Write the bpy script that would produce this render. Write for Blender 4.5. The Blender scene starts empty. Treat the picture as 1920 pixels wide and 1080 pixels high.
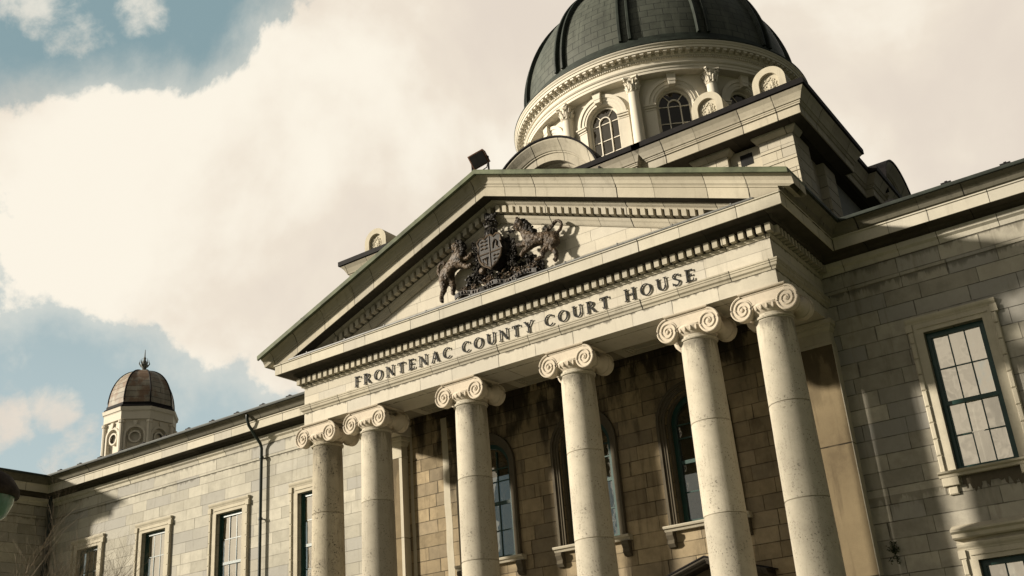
import bpy, bmesh, math, random
from mathutils import Vector, Matrix
from mathutils.geometry import tessellate_polygon
rnd = random.Random(7)
PI = math.pi
ZO = 10.122                      # height of the architrave soffit above the ground
SC = bpy.context.scene
COL = SC.collection
R = math.radians

# ------------------------------------------------------------------ node helper
class NT:
    def __init__(s, tree): s.t = tree; s.n = tree.nodes; s.l = tree.links
    def new(s, typ, **kw):
        n = s.n.new(typ)
        for k, v in kw.items(): setattr(n, k, v)
        return n
    def put(s, sock, v):
        if v is None: return
        if isinstance(v, bpy.types.NodeSocket): s.l.new(v, sock)
        else: sock.default_value = v
    def m(s, op, a, b=None, c=None, clamp=False):
        n = s.new('ShaderNodeMath', operation=op, use_clamp=clamp)
        s.put(n.inputs[0], a); s.put(n.inputs[1], b)
        if c is not None: s.put(n.inputs[2], c)
        return n.outputs[0]
    def vm(s, op, a, b=None):
        n = s.new('ShaderNodeVectorMath', operation=op)
        s.put(n.inputs[0], a); s.put(n.inputs[1], b)
        return n.outputs['Value'] if op in ('DOT_PRODUCT', 'LENGTH') else n.outputs[0]
    def comb(s, x=0., y=0., z=0.):
        n = s.new('ShaderNodeCombineXYZ')
        for i, v in enumerate((x, y, z)): s.put(n.inputs[i], v)
        return n.outputs[0]
    def sep(s, v):
        n = s.new('ShaderNodeSeparateXYZ'); s.put(n.inputs[0], v); return n.outputs
    def noise(s, vec, scale, det=4., rough=.55, dist=0., out=0):
        n = s.new('ShaderNodeTexNoise'); s.put(n.inputs['Vector'], vec)
        n.inputs['Scale'].default_value = scale; n.inputs['Detail'].default_value = det
        n.inputs['Roughness'].default_value = rough; n.inputs['Distortion'].default_value = dist
        return n.outputs[out]
    def white(s, vec):
        n = s.new('ShaderNodeTexWhiteNoise'); s.put(n.inputs['Vector'], vec); return n.outputs
    def ss(s, v, a, b, c=0., d=1.):
        n = s.new('ShaderNodeMapRange', interpolation_type='SMOOTHSTEP'); s.put(n.inputs[0], v)
        for i, q in enumerate((a, b, c, d)): s.put(n.inputs[i + 1], q)
        return n.outputs[0]
    def mix(s, f, a, b, blend='MIX'):
        n = s.new('ShaderNodeMix', data_type='RGBA', blend_type=blend)
        s.put(n.inputs[0], f)
        for i, q in ((6, a), (7, b)):
            if isinstance(q, (tuple, list)) and len(q) == 3: q = (*q, 1)
            s.put(n.inputs[i], q)
        return n.outputs[2]
    def ramp(s, f, stops):
        n = s.new('ShaderNodeValToRGB'); s.put(n.inputs[0], f); e = n.color_ramp.elements
        while len(e) < len(stops): e.new(.5)
        for q, (p, c) in zip(e, stops): q.position = p; q.color = (*c, 1)
        return n.outputs[0]
    def bump(s, h, st=.3, d=.02):
        n = s.new('ShaderNodeBump'); s.put(n.inputs['Height'], h)
        n.inputs['Strength'].default_value = st; n.inputs['Distance'].default_value = d
        return n.outputs[0]

def newmat(name):
    m = bpy.data.materials.new(name); m.use_nodes = True
    t = NT(m.node_tree); b = t.n['Principled BSDF']
    return m, t, b

def plain(name, col, rough=.6, var=.15, scale=6., metal=0., bump=.15, spec=.3):
    m, t, b = newmat(name)
    p = t.new('ShaderNodeTexCoord').outputs['Object']
    f = t.noise(p, scale, 5)
    c = t.mix(t.ss(f, .3, .7), tuple(x * (1 - var) for x in col), tuple(min(1, x * (1 + var)) for x in col))
    t.put(b.inputs['Base Color'], c); b.inputs['Roughness'].default_value = rough
    b.inputs['Metallic'].default_value = metal; b.inputs['Specular IOR Level'].default_value = spec
    if bump: t.put(b.inputs['Normal'], t.bump(t.noise(p, scale * 6, 4), bump, .01))
    return m

def stone(name, base, dark, h=None, w=1.0, off=0., joint=.010, var=.16, stain=.5, speck=0., bump=.5, jdark=.35, streak=.4, grey=.5, ujit=.55, runs=(), drums=False):
    """Weathered stone; with h it is coursed in blocks h high and about w long (h=99: only upright joints)."""
    m, t, b = newmat(name)
    tc = t.new('ShaderNodeTexCoord')
    p = tc.outputs['Object']; uv = t.new('ShaderNodeUVMap', uv_map='UVMap').outputs[0]
    u, v, _ = t.sep(uv)
    big = t.noise(p, .55, 5, .6); mid = t.noise(p, 3.2, 6, .65); fine = t.noise(p, 28., 5, .7)
    col = t.mix(t.ss(mid, .32, .72), tuple(x * (1 - var * .5) for x in base), tuple(x * (1 + var * .45) for x in base))
    hgt = t.m('MULTIPLY', fine, .35)
    if h:
        vv = t.m('DIVIDE', t.m('SUBTRACT', v, off), h); row = t.m('FLOOR', vv)
        fv = t.m('SUBTRACT', vv, row)
        rr = t.white(t.comb(row, 3.1, 1.7))[0]
        uu = t.m('ADD', t.m('DIVIDE', u, w), t.m('MULTIPLY', rr, 7.3))
        jn = t.noise(t.comb(t.m('MULTIPLY', uu, .83), t.m('MULTIPLY', row, 9.7), 0.), 1., 0, .5)
        uu = t.m('ADD', uu, t.m('MULTIPLY', t.m('SUBTRACT', jn, .5), ujit * 2))
        cu = t.m('FLOOR', uu); fu = t.m('SUBTRACT', uu, cu)
        wn = t.white(t.comb(cu, row, .5))
        du = t.m('MULTIPLY', t.m('MINIMUM', fu, t.m('SUBTRACT', 1., fu)), w)
        dv = t.m('MULTIPLY', t.m('MINIMUM', fv, t.m('SUBTRACT', 1., fv)), h)
        wob = t.m('MULTIPLY', t.m('SUBTRACT', t.noise(p, 9., 3), .5), joint * .9)
        d = t.m('ADD', t.m('MINIMUM', du, dv), wob)
        jm = t.ss(d, joint * .35, joint * 1.25, 1., 0.)
        val = t.m('ADD', 1. - var * .75, t.m('MULTIPLY', wn[0], var * 1.5))
        col = t.mix(1., col, t.comb(val, val, val), 'MULTIPLY')
        gx = t.sep(wn[1])[1]
        gc = tuple(base[2] * 1.05 + (x - base[2]) * .45 for x in base)
        col = t.mix(t.m('MULTIPLY', t.ss(gx, .55, .95), grey), col, tuple(x * .86 for x in gc))
        jb = t.ss(t.noise(p, 2.1, 3), .35, .6, .45, 1.)
        hgt = t.m('SUBTRACT', hgt, t.m('MULTIPLY', jm, .9))
    # grime with its own outline: patches and thin runs
    px_, py_, pz_ = t.sep(p)
    if drums:
        dv_ = t.m('DIVIDE', t.m('ADD', v, 2.5), 2.); rw = t.m('FLOOR', dv_); fr_ = t.m('SUBTRACT', dv_, rw)
        oi = t.new('ShaderNodeObjectInfo').outputs['Random']
        tn = t.m('ADD', .84, t.m('MULTIPLY', t.white(t.comb(rw, oi, .3))[0], .26))
        col = t.mix(1., col, t.comb(tn, tn, t.m('MULTIPLY', tn, .985)), 'MULTIPLY')
        dj = t.m('MULTIPLY', t.m('MINIMUM', fr_, t.m('SUBTRACT', 1., fr_)), 2.)
        col = t.mix(t.ss(dj, .004, .014, .30, 0.), col, tuple(x * .35 for x in dark))
        hgt = t.m('SUBTRACT', hgt, t.ss(dj, .004, .02, .8, 0.))
    g1 = t.ss(t.m('ADD', t.m('MULTIPLY', big, .6), t.m('MULTIPLY', mid, .4)), .50, .72)
    col = t.mix(t.m('MULTIPLY', g1, stain), col, dark)
    if streak:
        sn = t.noise(t.comb(t.m('MULTIPLY', px_, 5.), t.m('MULTIPLY', py_, 5.), t.m('MULTIPLY', pz_, .5)), 1., 5, .65)
        col = t.mix(t.m('MULTIPLY', t.ss(sn, .53, .74), streak), col, dark)
    for rz, rl, rs in runs:          # ragged soot runs below a ledge; on the porch wall also painted shade
        dd = t.m('SUBTRACT', rz, v)
        q_ = 6. if rl < 1.2 else 2.6
        rn = t.noise(t.comb(t.m('MULTIPLY', px_, q_), t.m('MULTIPLY', py_, q_), t.m('MULTIPLY', pz_, .8)), 1., 6, .6)
        rb = t.noise(t.comb(t.m('MULTIPLY', px_, .9), py_, 3.), 1., 3, .6)
        ln = t.m('MULTIPLY', t.m('MULTIPLY', t.ss(rn, .30, .75), t.ss(rb, .25, .7, .35, 1.)), rl * 1.6)
        f = t.m('MULTIPLY', t.m('GREATER_THAN', dd, 0.), t.ss(t.m('DIVIDE', dd, t.m('ADD', ln, .001)), .2, 1., 1., 0.))
        col = t.mix(t.m('MULTIPLY', f, rs), col, tuple(x * .45 for x in dark))
    if speck:
        sp = t.noise(p, 23., 3, .78); sz = t.noise(p, 2.2, 3)
        f = t.m('MULTIPLY', t.ss(sp, .575, .64), t.ss(sz, .36, .62))
        col = t.mix(t.m('MULTIPLY', f, speck), col, tuple(x * .38 for x in dark))
        hgt = t.m('SUBTRACT', hgt, t.m('MULTIPLY', f, .5))
    col = t.mix(t.m('MULTIPLY', t.ss(fine, .4, .75), .14), col, tuple(x * .6 for x in base))
    if h: col = t.mix(t.m('MULTIPLY', t.m('MULTIPLY', jm, jb), jdark * 2.2, clamp=True), col, tuple(x * .22 for x in dark))
    t.put(b.inputs['Base Color'], col); b.inputs['Roughness'].default_value = .88
    b.inputs['Specular IOR Level'].default_value = .18
    t.put(b.inputs['Normal'], t.bump(hgt, bump, .022))
    return m

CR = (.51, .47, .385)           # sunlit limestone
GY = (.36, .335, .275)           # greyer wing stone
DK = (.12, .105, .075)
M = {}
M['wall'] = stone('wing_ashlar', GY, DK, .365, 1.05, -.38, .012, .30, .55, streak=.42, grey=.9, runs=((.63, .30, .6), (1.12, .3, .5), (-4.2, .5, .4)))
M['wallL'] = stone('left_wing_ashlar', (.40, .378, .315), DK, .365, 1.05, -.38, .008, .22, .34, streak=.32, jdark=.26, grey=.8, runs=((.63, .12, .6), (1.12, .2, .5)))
M['porch'] = stone('porch_wall_ashlar', (.285, .225, .14), (.032, .026, .018), .365, .95, -.38, .012, .4, .55, streak=.5, jdark=.36, grey=.3, runs=((.9, 3.6, .8), (.9, 5.5, .5)))  # the long runs also paint the porch's shade into the upper wall
M['frieze'] = stone('frieze_ashlar', CR, DK, .25, 1.5, .575, .006, .14, .22, streak=.28, jdark=.2, grey=.4, runs=((1.08, .10, .7),))
M['archit'] = stone('architrave_stone', CR, DK, 99, 1.25, -50, .008, .12, .16, streak=.22, jdark=.34, grey=.4, runs=((.34, .10, .8),))
M['mould'] = stone('cornice_stone', (.41, .372, .29), DK, 99, 1.05, -50, .010, .16, .38, streak=.38, jdark=.5, grey=.4)
M['mouldw'] = stone('wing_cornice_stone', (.33, .305, .24), DK, 99, 1.25, -50, .012, .2, .38, streak=.4, jdark=.5, grey=.5)
M['corona'] = stone('corona_stone', (.48, .445, .36), DK, 99, 1.15, -50, .009, .14, .14, streak=.22, jdark=.42, grey=.4)
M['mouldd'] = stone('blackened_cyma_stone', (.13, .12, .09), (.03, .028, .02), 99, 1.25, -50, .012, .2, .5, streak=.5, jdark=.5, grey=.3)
M['tymp'] = stone('tympanum_ashlar', CR, DK, .29, .8, .2, .006, .10, .10, streak=.08, jdark=.2, grey=.3)
M['column'] = stone('column_limestone', (.425, .388, .315), (.19, .17, .135), None, stain=.5, streak=.45, speck=.8, bump=.5, drums=True, runs=((-.66, .9, .5),))
M['column1'] = stone('pitted_column_limestone', (.41, .365, .28), (.15, .13, .10), None, stain=.65, streak=.5, speck=1., bump=1.2, drums=True, runs=((-.66, 1.6, .45),))
M['cap'] = stone('capital_stone', (.53, .465, .37), (.10, .08, .06), None, stain=.4, streak=.25, bump=.6)
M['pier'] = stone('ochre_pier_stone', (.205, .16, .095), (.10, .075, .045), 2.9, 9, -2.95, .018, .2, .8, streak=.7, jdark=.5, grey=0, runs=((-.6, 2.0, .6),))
M['lit_arris'] = stone('lit_pier_arris', (.47, .43, .34), DK, 2.9, 9, -2.95, .015, .05, .1, streak=.1, grey=0)  # lighter tone paints the sun and sky light on the pier's edges
M['attic'] = stone('attic_ashlar', (.43, .39, .305), DK, .355, .75, 4.86, .008, .14, .15, streak=.12, grey=.4)
M['render'] = stone('grey_attic_render', (.25, .255, .245), (.14, .135, .12), None, stain=.4, streak=.2)
M['white'] = stone('cream_painted_drum', (.62, .575, .48), (.30, .26, .2), None, var=.06, stain=.22, streak=.25, bump=.12)
M['whitetrim'] = plain('cream_paint', (.62, .575, .48), .5, .08)
M['surround'] = stone('window_surround_stone', (.45, .41, .32), DK, None, stain=.15, streak=.2)
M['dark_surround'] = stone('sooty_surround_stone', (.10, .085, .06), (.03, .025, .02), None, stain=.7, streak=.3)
M['soot_shade'] = stone('soot_shade_stone', (.06, .052, .04), (.02, .017, .013), 99, 1.25, -50, .010, .3, .5, streak=.3, grey=0)  # near-black: soot crust together with shade painted under cornices
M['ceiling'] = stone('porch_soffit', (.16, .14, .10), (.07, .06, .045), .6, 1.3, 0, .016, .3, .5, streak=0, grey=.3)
M['fret'] = stone('porch_fret_stone', (.30, .275, .21), (.12, .10, .08), None, stain=.3, streak=0)
M['copper'] = plain('green_copper', (.080, .092, .052), .65, .35, 3., spec=.2)
M['copperd'] = plain('dark_copper', (.022, .028, .022), .6, .35, 3., spec=.25)
M['lead'] = plain('dark_lead_flashing', (.008, .007, .007), .7, .3, 3., spec=.12)
M['roof'] = plain('roof_slate', (.05, .052, .05), .6, .3, 3.)
M['flash'] = plain('lead_flashing', (.13, .13, .12), .5, .25, 8.)
M['iron'] = plain('black_iron', (.010, .010, .009), .6, .3, spec=.15)
M['pipe'] = plain('dark_green_pipe_paint', (.014, .022, .018), .4, .2)
M['green'] = plain('green_sash_paint', (.012, .045, .036), .35, .15)
M['bronze'] = plain('blackened_bronze', (.014, .011, .008), .6, .5, 5., metal=0., bump=.6, spec=.35)
M['bronzeb'] = plain('browned_bronze', (.065, .044, .026), .55, .6, 6., metal=0., bump=.6, spec=.35)
M['rust'] = plain('rusty_housing', (.16, .075, .045), .7, .4, 8.)
M['bark'] = plain('bare_twig_bark', (.16, .13, .09), .9, .3, 10.)
M['hood'] = plain('brown_lamp_hood', (.045, .032, .024), .9, .5, 12.)
M['tealglass'] = plain('teal_lamp_glass', (.16, .30, .25), .25, .25, 9., bump=.05, spec=.6)
M['grass'] = plain('winter_grass', (.09, .10, .045), .95, .35, 1.5, bump=.6)
M['paving'] = stone('paving_slabs', (.30, .28, .24), (.16, .15, .13), .6, .9, 0, .012)
M['leaf'] = plain('weed_leaf', (.035, .045, .018), .8, .35, 9.)
M['curtain'] = plain('net_curtain', (.62, .58, .50), .9, .06, 3.)

def glassmat(name, refl, tint, rough=.03, wav=.02):
    m, t, b = newmat(name)
    p = t.new('ShaderNodeTexCoord').outputs['Object']
    nb = t.bump(t.noise(p, 1.6, 2), wav, .1)
    g = t.new('ShaderNodeBsdfGlossy'); g.inputs['Roughness'].default_value = rough
    g.inputs['Color'].default_value = (1., .93, .80, 1); t.put(g.inputs['Normal'], nb)
    tr = t.new('ShaderNodeBsdfTransparent'); tr.inputs['Color'].default_value = (*tint, 1)
    mx = t.new('ShaderNodeMixShader'); mx.inputs[0].default_value = refl
    t.l.new(tr.outputs[0], mx.inputs[1]); t.l.new(g.outputs[0], mx.inputs[2])
    t.l.new(mx.outputs[0], t.n['Material Output'].inputs[0])
    return m
M['glass'] = glassmat('window_glass', .60, (.75, .78, .76), wav=.12)
M['glassd'] = glassmat('drum_window_glass', .11, (.05, .06, .09), wav=.6)
M['glassp'] = glassmat('porch_window_glass', .16, (.4, .42, .42), wav=.2)

def domemat(name, c1, c2, joint, hh, ww, rust=0.):
    m, t, b = newmat(name)
    uv = t.new('ShaderNodeUVMap', uv_map='UVMap').outputs[0]; p = t.new('ShaderNodeTexCoord').outputs['Object']
    br = t.new('ShaderNodeTexBrick'); t.put(br.inputs['Vector'], uv)
    br.inputs['Color1'].default_value = (*c1, 1); br.inputs['Color2'].default_value = (*c2, 1)
    br.inputs['Mortar'].default_value = (*joint, 1); br.inputs['Scale'].default_value = 1.
    br.inputs['Brick Width'].default_value = ww; br.inputs['Row Height'].default_value = hh
    br.inputs['Mortar Size'].default_value = .016; br.inputs['Bias'].default_value = 0.
    n = t.noise(p, 1.2, 6, .65)
    c = t.mix(t.m('MULTIPLY', t.ss(n, .42, .68), .55), br.outputs[0], tuple(x * .5 for x in c1))
    u, v, _ = t.sep(uv)
    s = t.noise(t.comb(t.m('MULTIPLY', u, 3.5), t.m('MULTIPLY', v, .5), 0.), 1., 4, .6)
    c = t.mix(t.m('MULTIPLY', t.ss(s, .5, .72), .5), c, tuple(x * 1.5 for x in c2))
    if rust:
        rn = t.noise(p, 1.3, 6, .7)
        c = t.mix(t.m('MULTIPLY', t.ss(rn, .46, .58), rust), c, (.16, .085, .045))
    t.put(b.inputs['Base Color'], c); b.inputs['Roughness'].default_value = .62; b.inputs['Specular IOR Level'].default_value = .3
    t.put(b.inputs['Normal'], t.bump(t.m('SUBTRACT', t.m('MULTIPLY', n, .4), br.outputs[1]), .5, .03))
    return m
M['dome'] = domemat('dome_copper_sheets', (.058, .064, .051), (.074, .080, .064), (.024, .028, .022), .30, .52)
M['cupdome'] = domemat('rusty_tin_dome', (.25, .225, .18), (.31, .28, .22), (.09, .08, .065), .24, 3., .7)

# ------------------------------------------------------------------ mesh helper
class MB:
    def __init__(s, tf=None): s.v = []; s.f = []; s.sm = []; s.uv = {}; s.tf = tf; s.mi = []; s.cm = 0
    def add(s, vs, fs, smooth=False, uvs=None):
        k = len(s.v)
        s.v += [tuple(s.tf(*p)) if s.tf else tuple(p) for p in vs]
        for i, f in enumerate(fs):
            if uvs: s.uv[len(s.f)] = uvs[i]
            s.f.append([k + j for j in f]); s.sm.append(smooth); s.mi.append(s.cm)
    def box(s, x0, x1, y0, y1, z0, z1, mat=None):
        vs = [(x, y, z) for x in (x0, x1) for y in (y0, y1) for z in (z0, z1)]
        if mat: vs = [tuple(mat @ Vector(p)) for p in vs]
        s.add(vs, [(0, 1, 3, 2), (4, 6, 7, 5), (0, 4, 5, 1), (2, 3, 7, 6), (0, 2, 6, 4), (1, 5, 7, 3)])
    def bevbox(s, x0, x1, y0, y1, z0, z1, b=.012):
        """box with chamfered front edges (towards -y)"""
        a = [(x0, y1, z0), (x1, y1, z0), (x1, y1, z1), (x0, y1, z1)]
        c = [(x0, y0 + b, z0), (x1, y0 + b, z0), (x1, y0 + b, z1), (x0, y0 + b, z1)]
        d = [(x0 + b, y0, z0 + b), (x1 - b, y0, z0 + b), (x1 - b, y0, z1 - b), (x0 + b, y0, z1 - b)]
        fs = [(8, 9, 10, 11)]
        for i in range(4):
            j = (i + 1) % 4
            fs += [(i, j, 4 + j, 4 + i), (4 + i, 4 + j, 8 + j, 8 + i)]
        s.add(a + c + d, fs)
    def sweep(s, path, frames, prof, closed=False, smooth=False, caps=True):
        """path: points; frames: (A,B) vectors per point; prof: closed polygon of (a,b)"""
        n = len(prof); vs = []
        for P, (A, B) in zip(path, frames):
            for a, b in prof: vs.append(tuple(Vector(P) + Vector(A) * a + Vector(B) * b))
        fs = []; m = len(path)
        for i in range(m if closed else m - 1):
            i2 = (i + 1) % m
            for j in range(n):
                j2 = (j + 1) % n
                fs.append((i * n + j, i2 * n + j, i2 * n + j2, i * n + j2))
        if not closed and caps: fs += [tuple(range(n))[::-1], tuple((m - 1) * n + j for j in range(n))]
        s.add(vs, fs, smooth)
    def plan(s, pts, prof, closed=False):
        """sweep along a plan path; outward is to the right of travel"""
        fr = []; m = len(pts)
        for i in range(m):
            ds = []
            if closed or i > 0: ds.append((Vector(pts[i]) - Vector(pts[i - 1])).normalized())
            if closed or i < m - 1: ds.append((Vector(pts[(i + 1) % m]) - Vector(pts[i])).normalized())
            ns = [Vector((d.y, -d.x)) for d in ds]
            if len(ns) == 2:
                a = (ns[0] + ns[1]); a = a / max(.2, a.dot(ns[0]))
            else: a = ns[0]
            fr.append(((a.x, a.y, 0), (0, 0, 1)))
        s.sweep([(p[0], p[1], 0) for p in pts], fr, prof, closed)
    def lathe(s, prof, c=(0, 0, 0), seg=32, a0=0., a1=2 * PI, axis='z', smooth=True, uvscale=None, flat=1.):
        full = abs(a1 - a0 - 2 * PI) < 1e-6; n = len(prof); m = seg if full else seg + 1; vs = []
        for i in range(m):
            a = a0 + (a1 - a0) * i / seg; ca, sa = math.cos(a), math.sin(a)
            for r, z in prof:
                if axis == 'z': vs.append((c[0] + r * ca, c[1] + r * sa, c[2] + z))
                elif axis == 'y': vs.append((c[0] + r * ca, c[1] + z, c[2] + r * sa * flat))
                else: vs.append((c[0] + z, c[1] + r * ca, c[2] + r * sa))
        fs = []; uvs = []
        L = [0.]
        for q in range(1, n): L.append(L[-1] + math.dist(prof[q], prof[q - 1]))
        rm = max(r for r, z in prof)
        for i in range(seg):
            i2 = (i + 1) % m
            for j in range(n - 1):
                fs.append((i * n + j, i2 * n + j, i2 * n + j + 1, i * n + j + 1))
                u0, u1 = (a1 - a0) * i / seg * rm, (a1 - a0) * (i + 1) / seg * rm
                uvs.append([(u0, L[j]), (u1, L[j]), (u1, L[j + 1]), (u0, L[j + 1])])
        s.add(vs, fs, smooth, uvs if uvscale else None)
    def tube(s, pts, r, seg=8, caps=True, smooth=True):
        pts = [Vector(p) for p in pts]; rs = r if isinstance(r, (list, tuple)) else [r] * len(pts)
        vs = []; up = Vector((0, 0, 1))
        for i, p in enumerate(pts):
            d = (pts[min(i + 1, len(pts) - 1)] - pts[max(i - 1, 0)]).normalized()
            a = d.cross(up)
            if a.length < .05: a = d.cross(Vector((0, 1, 0)))
            a.normalize(); b = a.cross(d)
            for k in range(seg):
                t = 2 * PI * k / seg; vs.append(tuple(p + (a * math.cos(t) + b * math.sin(t)) * rs[i]))
        fs = [(i * seg + k, i * seg + (k + 1) % seg, (i + 1) * seg + (k + 1) % seg, (i + 1) * seg + k) for i in range(len(pts) - 1) for k in range(seg)]
        if caps: fs += [tuple(range(seg))[::-1], tuple((len(pts) - 1) * seg + k for k in range(seg))]
        s.add(vs, fs, smooth)
    def poly(s, outer, holes=(), y=0., depth=0., reveal=True, ax='y'):
        """flat polygon in x-z (ax y) or y-z (ax x) with holes; hole edges get reveals 'depth' deep"""
        loops = [outer] + list(holes)
        P = (lambda a, z, d: (a, y + d, z)) if ax == 'y' else (lambda a, z, d: (y - d, a, z))
        tri = tessellate_polygon([[Vector((a, z, 0)) for a, z in l] for l in loops])
        fl = [q for l in loops for q in l]
        s.add([P(a, z, 0) for a, z in fl], [tuple(t) for t in tri])
        if reveal and depth:
            for l in holes:
                n = len(l)
                s.add([P(a, z, 0) for a, z in l] + [P(a, z, depth) for a, z in l], [(i, (i + 1) % n, n + (i + 1) % n, n + i) for i in range(n)])
    def extrude(s, outline, y0, y1, ax='y'):
        n = len(outline)
        P = (lambda a, z, d: (a, d, z)) if ax == 'y' else (lambda a, z, d: (d, a, z))
        tri = tessellate_polygon([[Vector((a, z, 0)) for a, z in outline]])
        vs = [P(a, z, y0) for a, z in outline] + [P(a, z, y1) for a, z in outline]
        s.add(vs, [tuple(t) for t in tri] + [tuple(n + q for q in t) for t in tri] + [(i, (i + 1) % n, n + (i + 1) % n, n + i) for i in range(n)])
    def build(s, name, mat, parent=None, zo=ZO, angle=35, mats=None):
        me = bpy.data.meshes.new(name)
        me.from_pydata([(x, y, z + zo) for x, y, z in s.v], [], s.f)
        for m_ in ([mat] if not mats else mats): me.materials.append(M[m_] if isinstance(m_, str) else m_)
        bm = bmesh.new(); bm.from_mesh(me)
        uvl = bm.loops.layers.uv.new('UVMap')
        bm.faces.ensure_lookup_table()
        for i, f in enumerate(bm.faces):
            f.smooth = s.sm[i]; f.material_index = s.mi[i] if mats else 0
            if i in s.uv:
                for l, q in zip(f.loops, s.uv[i]): l[uvl].uv = q
            else:
                f.normal_update(); n = f.normal
                for l in f.loops:
                    c = l.vert.co
                    if abs(n.z) > .75: l[uvl].uv = (c.x, c.y)
                    elif abs(n.y) >= abs(n.x): l[uvl].uv = (c.x, c.z - ZO)
                    else: l[uvl].uv = (c.y, c.z - ZO)
        bmesh.ops.recalc_face_normals(bm, faces=bm.faces)
        bm.to_mesh(me); bm.free()
        if any(s.sm): me.set_sharp_from_angle(angle=R(angle))
        o = bpy.data.objects.new(name, me); COL.objects.link(o)
        if parent: o.parent = parent
        return o

def tag(o, label=None, cat=None, group=None, kind=None):
    for k, v in (('label', label), ('category', cat), ('group', group), ('kind', kind)):
        if v: o[k] = v
    return o
def empty(name, loc=(0, 0, 0), parent=None):
    o = bpy.data.objects.new(name, None); COL.objects.link(o); o.location = loc; o.empty_display_size = .3
    if parent: o.parent = parent
    return o
def copy_tree(o, parent, off):
    c = o.copy(); COL.objects.link(c); c.parent = parent
    if off is not None: c.location = Vector(o.location) + Vector(off)
    for ch in [q for q in COL.objects if q.parent == o and q != c]:
        d = ch.copy(); COL.objects.link(d); d.parent = c
    return c
def arc(cx, cz, r, a0, a1, n): return [(cx + r * math.cos(a0 + (a1 - a0) * i / n), cz + r * math.sin(a0 + (a1 - a0) * i / n)) for i in range(n + 1)]
def archloop(cx, zc, r, zb, n=20): return [(cx - r, zb), (cx + r, zb)] + arc(cx, zc, r, 0, PI, n)
def archband(mb, cx, zc, r0, r1, zb, y0, y1, n=24):
    a = arc(cx, zc, r1, 0, PI, n); b = arc(cx, zc, r0, PI, 0, n)
    pa = [(cx + r1, zb)] + a + [(cx - r1, zb)]; pb = [(cx - r0, zb)] + b + [(cx + r0, zb)]
    k = len(pa); vs = [(x, y0, z) for x, z in pa] + [(x, y0, z) for x, z in pb[::-1]] + [(x, y1, z) for x, z in pa] + [(x, y1, z) for x, z in pb[::-1]]
    fs = []
    for i in range(k - 1):
        fs += [(i, i + 1, k + i + 1, k + i), (2 * k + i, 2 * k + i + 1, 3 * k + i + 1, 3 * k + i), (i, i + 1, 2 * k + i + 1, 2 * k + i), (k + i, k + i + 1, 3 * k + i + 1, 3 * k + i)]
    fs += [(0, k, 3 * k, 2 * k), (k - 1, 2 * k - 1, 4 * k - 1, 3 * k - 1)]
    mb.add(vs, fs, False)

# measured dimensions (metres; x along the front, y into the building, z from the architrave soffit)
W, D = 7.0, 3.243
GZ = -ZO
PVY = .95
XP = -23.9                        # inner corner with the left pavilion
house = empty('courthouse', (0, D, 0))
tag(house, 'limestone courthouse with columned porch, pediment, green dome and long side wings', 'building')
class HP:                         # parent wrapper: parts keep world coordinates
    pass
def part(mb, name, mat, parent=house, **k):
    o = mb.build(name, mat, parent, **k)
    if parent is house: o.location = (0, -D, 0)
    return o
def partempty(name, parent=house): 
    return empty(name, (0, -D, 0) if parent is house else (0, 0, 0), parent)

# ------------------------------------------------------------------ wings
wx = [-21.974, -18.208, -14.338, -10.534]
rx = [8.983, 12.75]
ww, wz0, wz1 = 1.266, -3.952, -.825
def rect(x0, x1, z0, z1): return [(x0, z0), (x1, z0), (x1, z1), (x0, z1)]
lz0, lz1 = -9.0, -5.80
mb = MB()
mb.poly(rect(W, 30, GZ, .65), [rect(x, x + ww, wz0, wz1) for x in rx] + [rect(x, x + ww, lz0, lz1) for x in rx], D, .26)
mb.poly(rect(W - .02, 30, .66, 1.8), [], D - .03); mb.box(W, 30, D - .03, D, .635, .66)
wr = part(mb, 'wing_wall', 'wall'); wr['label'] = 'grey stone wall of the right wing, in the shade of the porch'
mb = MB()
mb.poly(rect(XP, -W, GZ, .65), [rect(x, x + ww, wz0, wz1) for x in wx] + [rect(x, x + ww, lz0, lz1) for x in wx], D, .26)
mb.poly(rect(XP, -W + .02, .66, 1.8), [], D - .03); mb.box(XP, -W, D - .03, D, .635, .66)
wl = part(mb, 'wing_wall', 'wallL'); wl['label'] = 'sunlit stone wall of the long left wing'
# left pavilion, running towards the viewer
mb = MB()
mb.poly(rect(PVY, D, GZ, .65), [], XP, 0, ax='x'); mb.poly(rect(PVY, D - .02, .66, 1.8), [], XP + .03, 0, ax='x'); mb.box(XP, XP + .03, PVY, D, .635, .66)
mb.box(XP - 12, XP - .01, PVY, PVY + .3, GZ, 1.8); mb.box(XP + .002, XP + .05, PVY, 1.95, GZ, .60)
pv = part(mb, 'pavilion_wall', 'wall')
# main cornice: bed mould, corona, gutter; one run along the pavilion, wing, porch and wing
path = [(XP - 12, PVY), (XP, PVY), (XP, D), (-W, D), (-W, 0), (W, 0), (W, D), (30, D)]
soff = [(-.05, 1.492), (.55, 1.492), (.55, 1.503), (-.05, 1.503)]
bed = [(-.1, 1.36), (.10, 1.36), (.13, 1.40), (.20, 1.44), (.24, 1.50), (.24, 1.52), (-.1, 1.52)]
cor = [(-.1, 1.505), (.555, 1.505), (.555, 1.48), (.58, 1.48), (.58, 1.735), (.61, 1.745), (.61, 1.775), (-.1, 1.83)]
mb = MB(); mb.plan(path, cor)
mb.plan(path[:4], [(-.05, 1.10), (.05, 1.10), (.08, 1.2), (.15, 1.25), (.17, 1.36), (-.05, 1.36)])
mb.plan(path[6:], [(-.05, 1.10), (.05, 1.10), (.08, 1.2), (.15, 1.25), (.17, 1.36), (-.05, 1.36)])
crn = part(mb, 'main_cornice', 'corona')
mb = MB(); mb.plan(path, soff); mb.build('soffit', 'soot_shade', crn)  # soffit slab and the bed below: soot plus painted eaves shade
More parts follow.
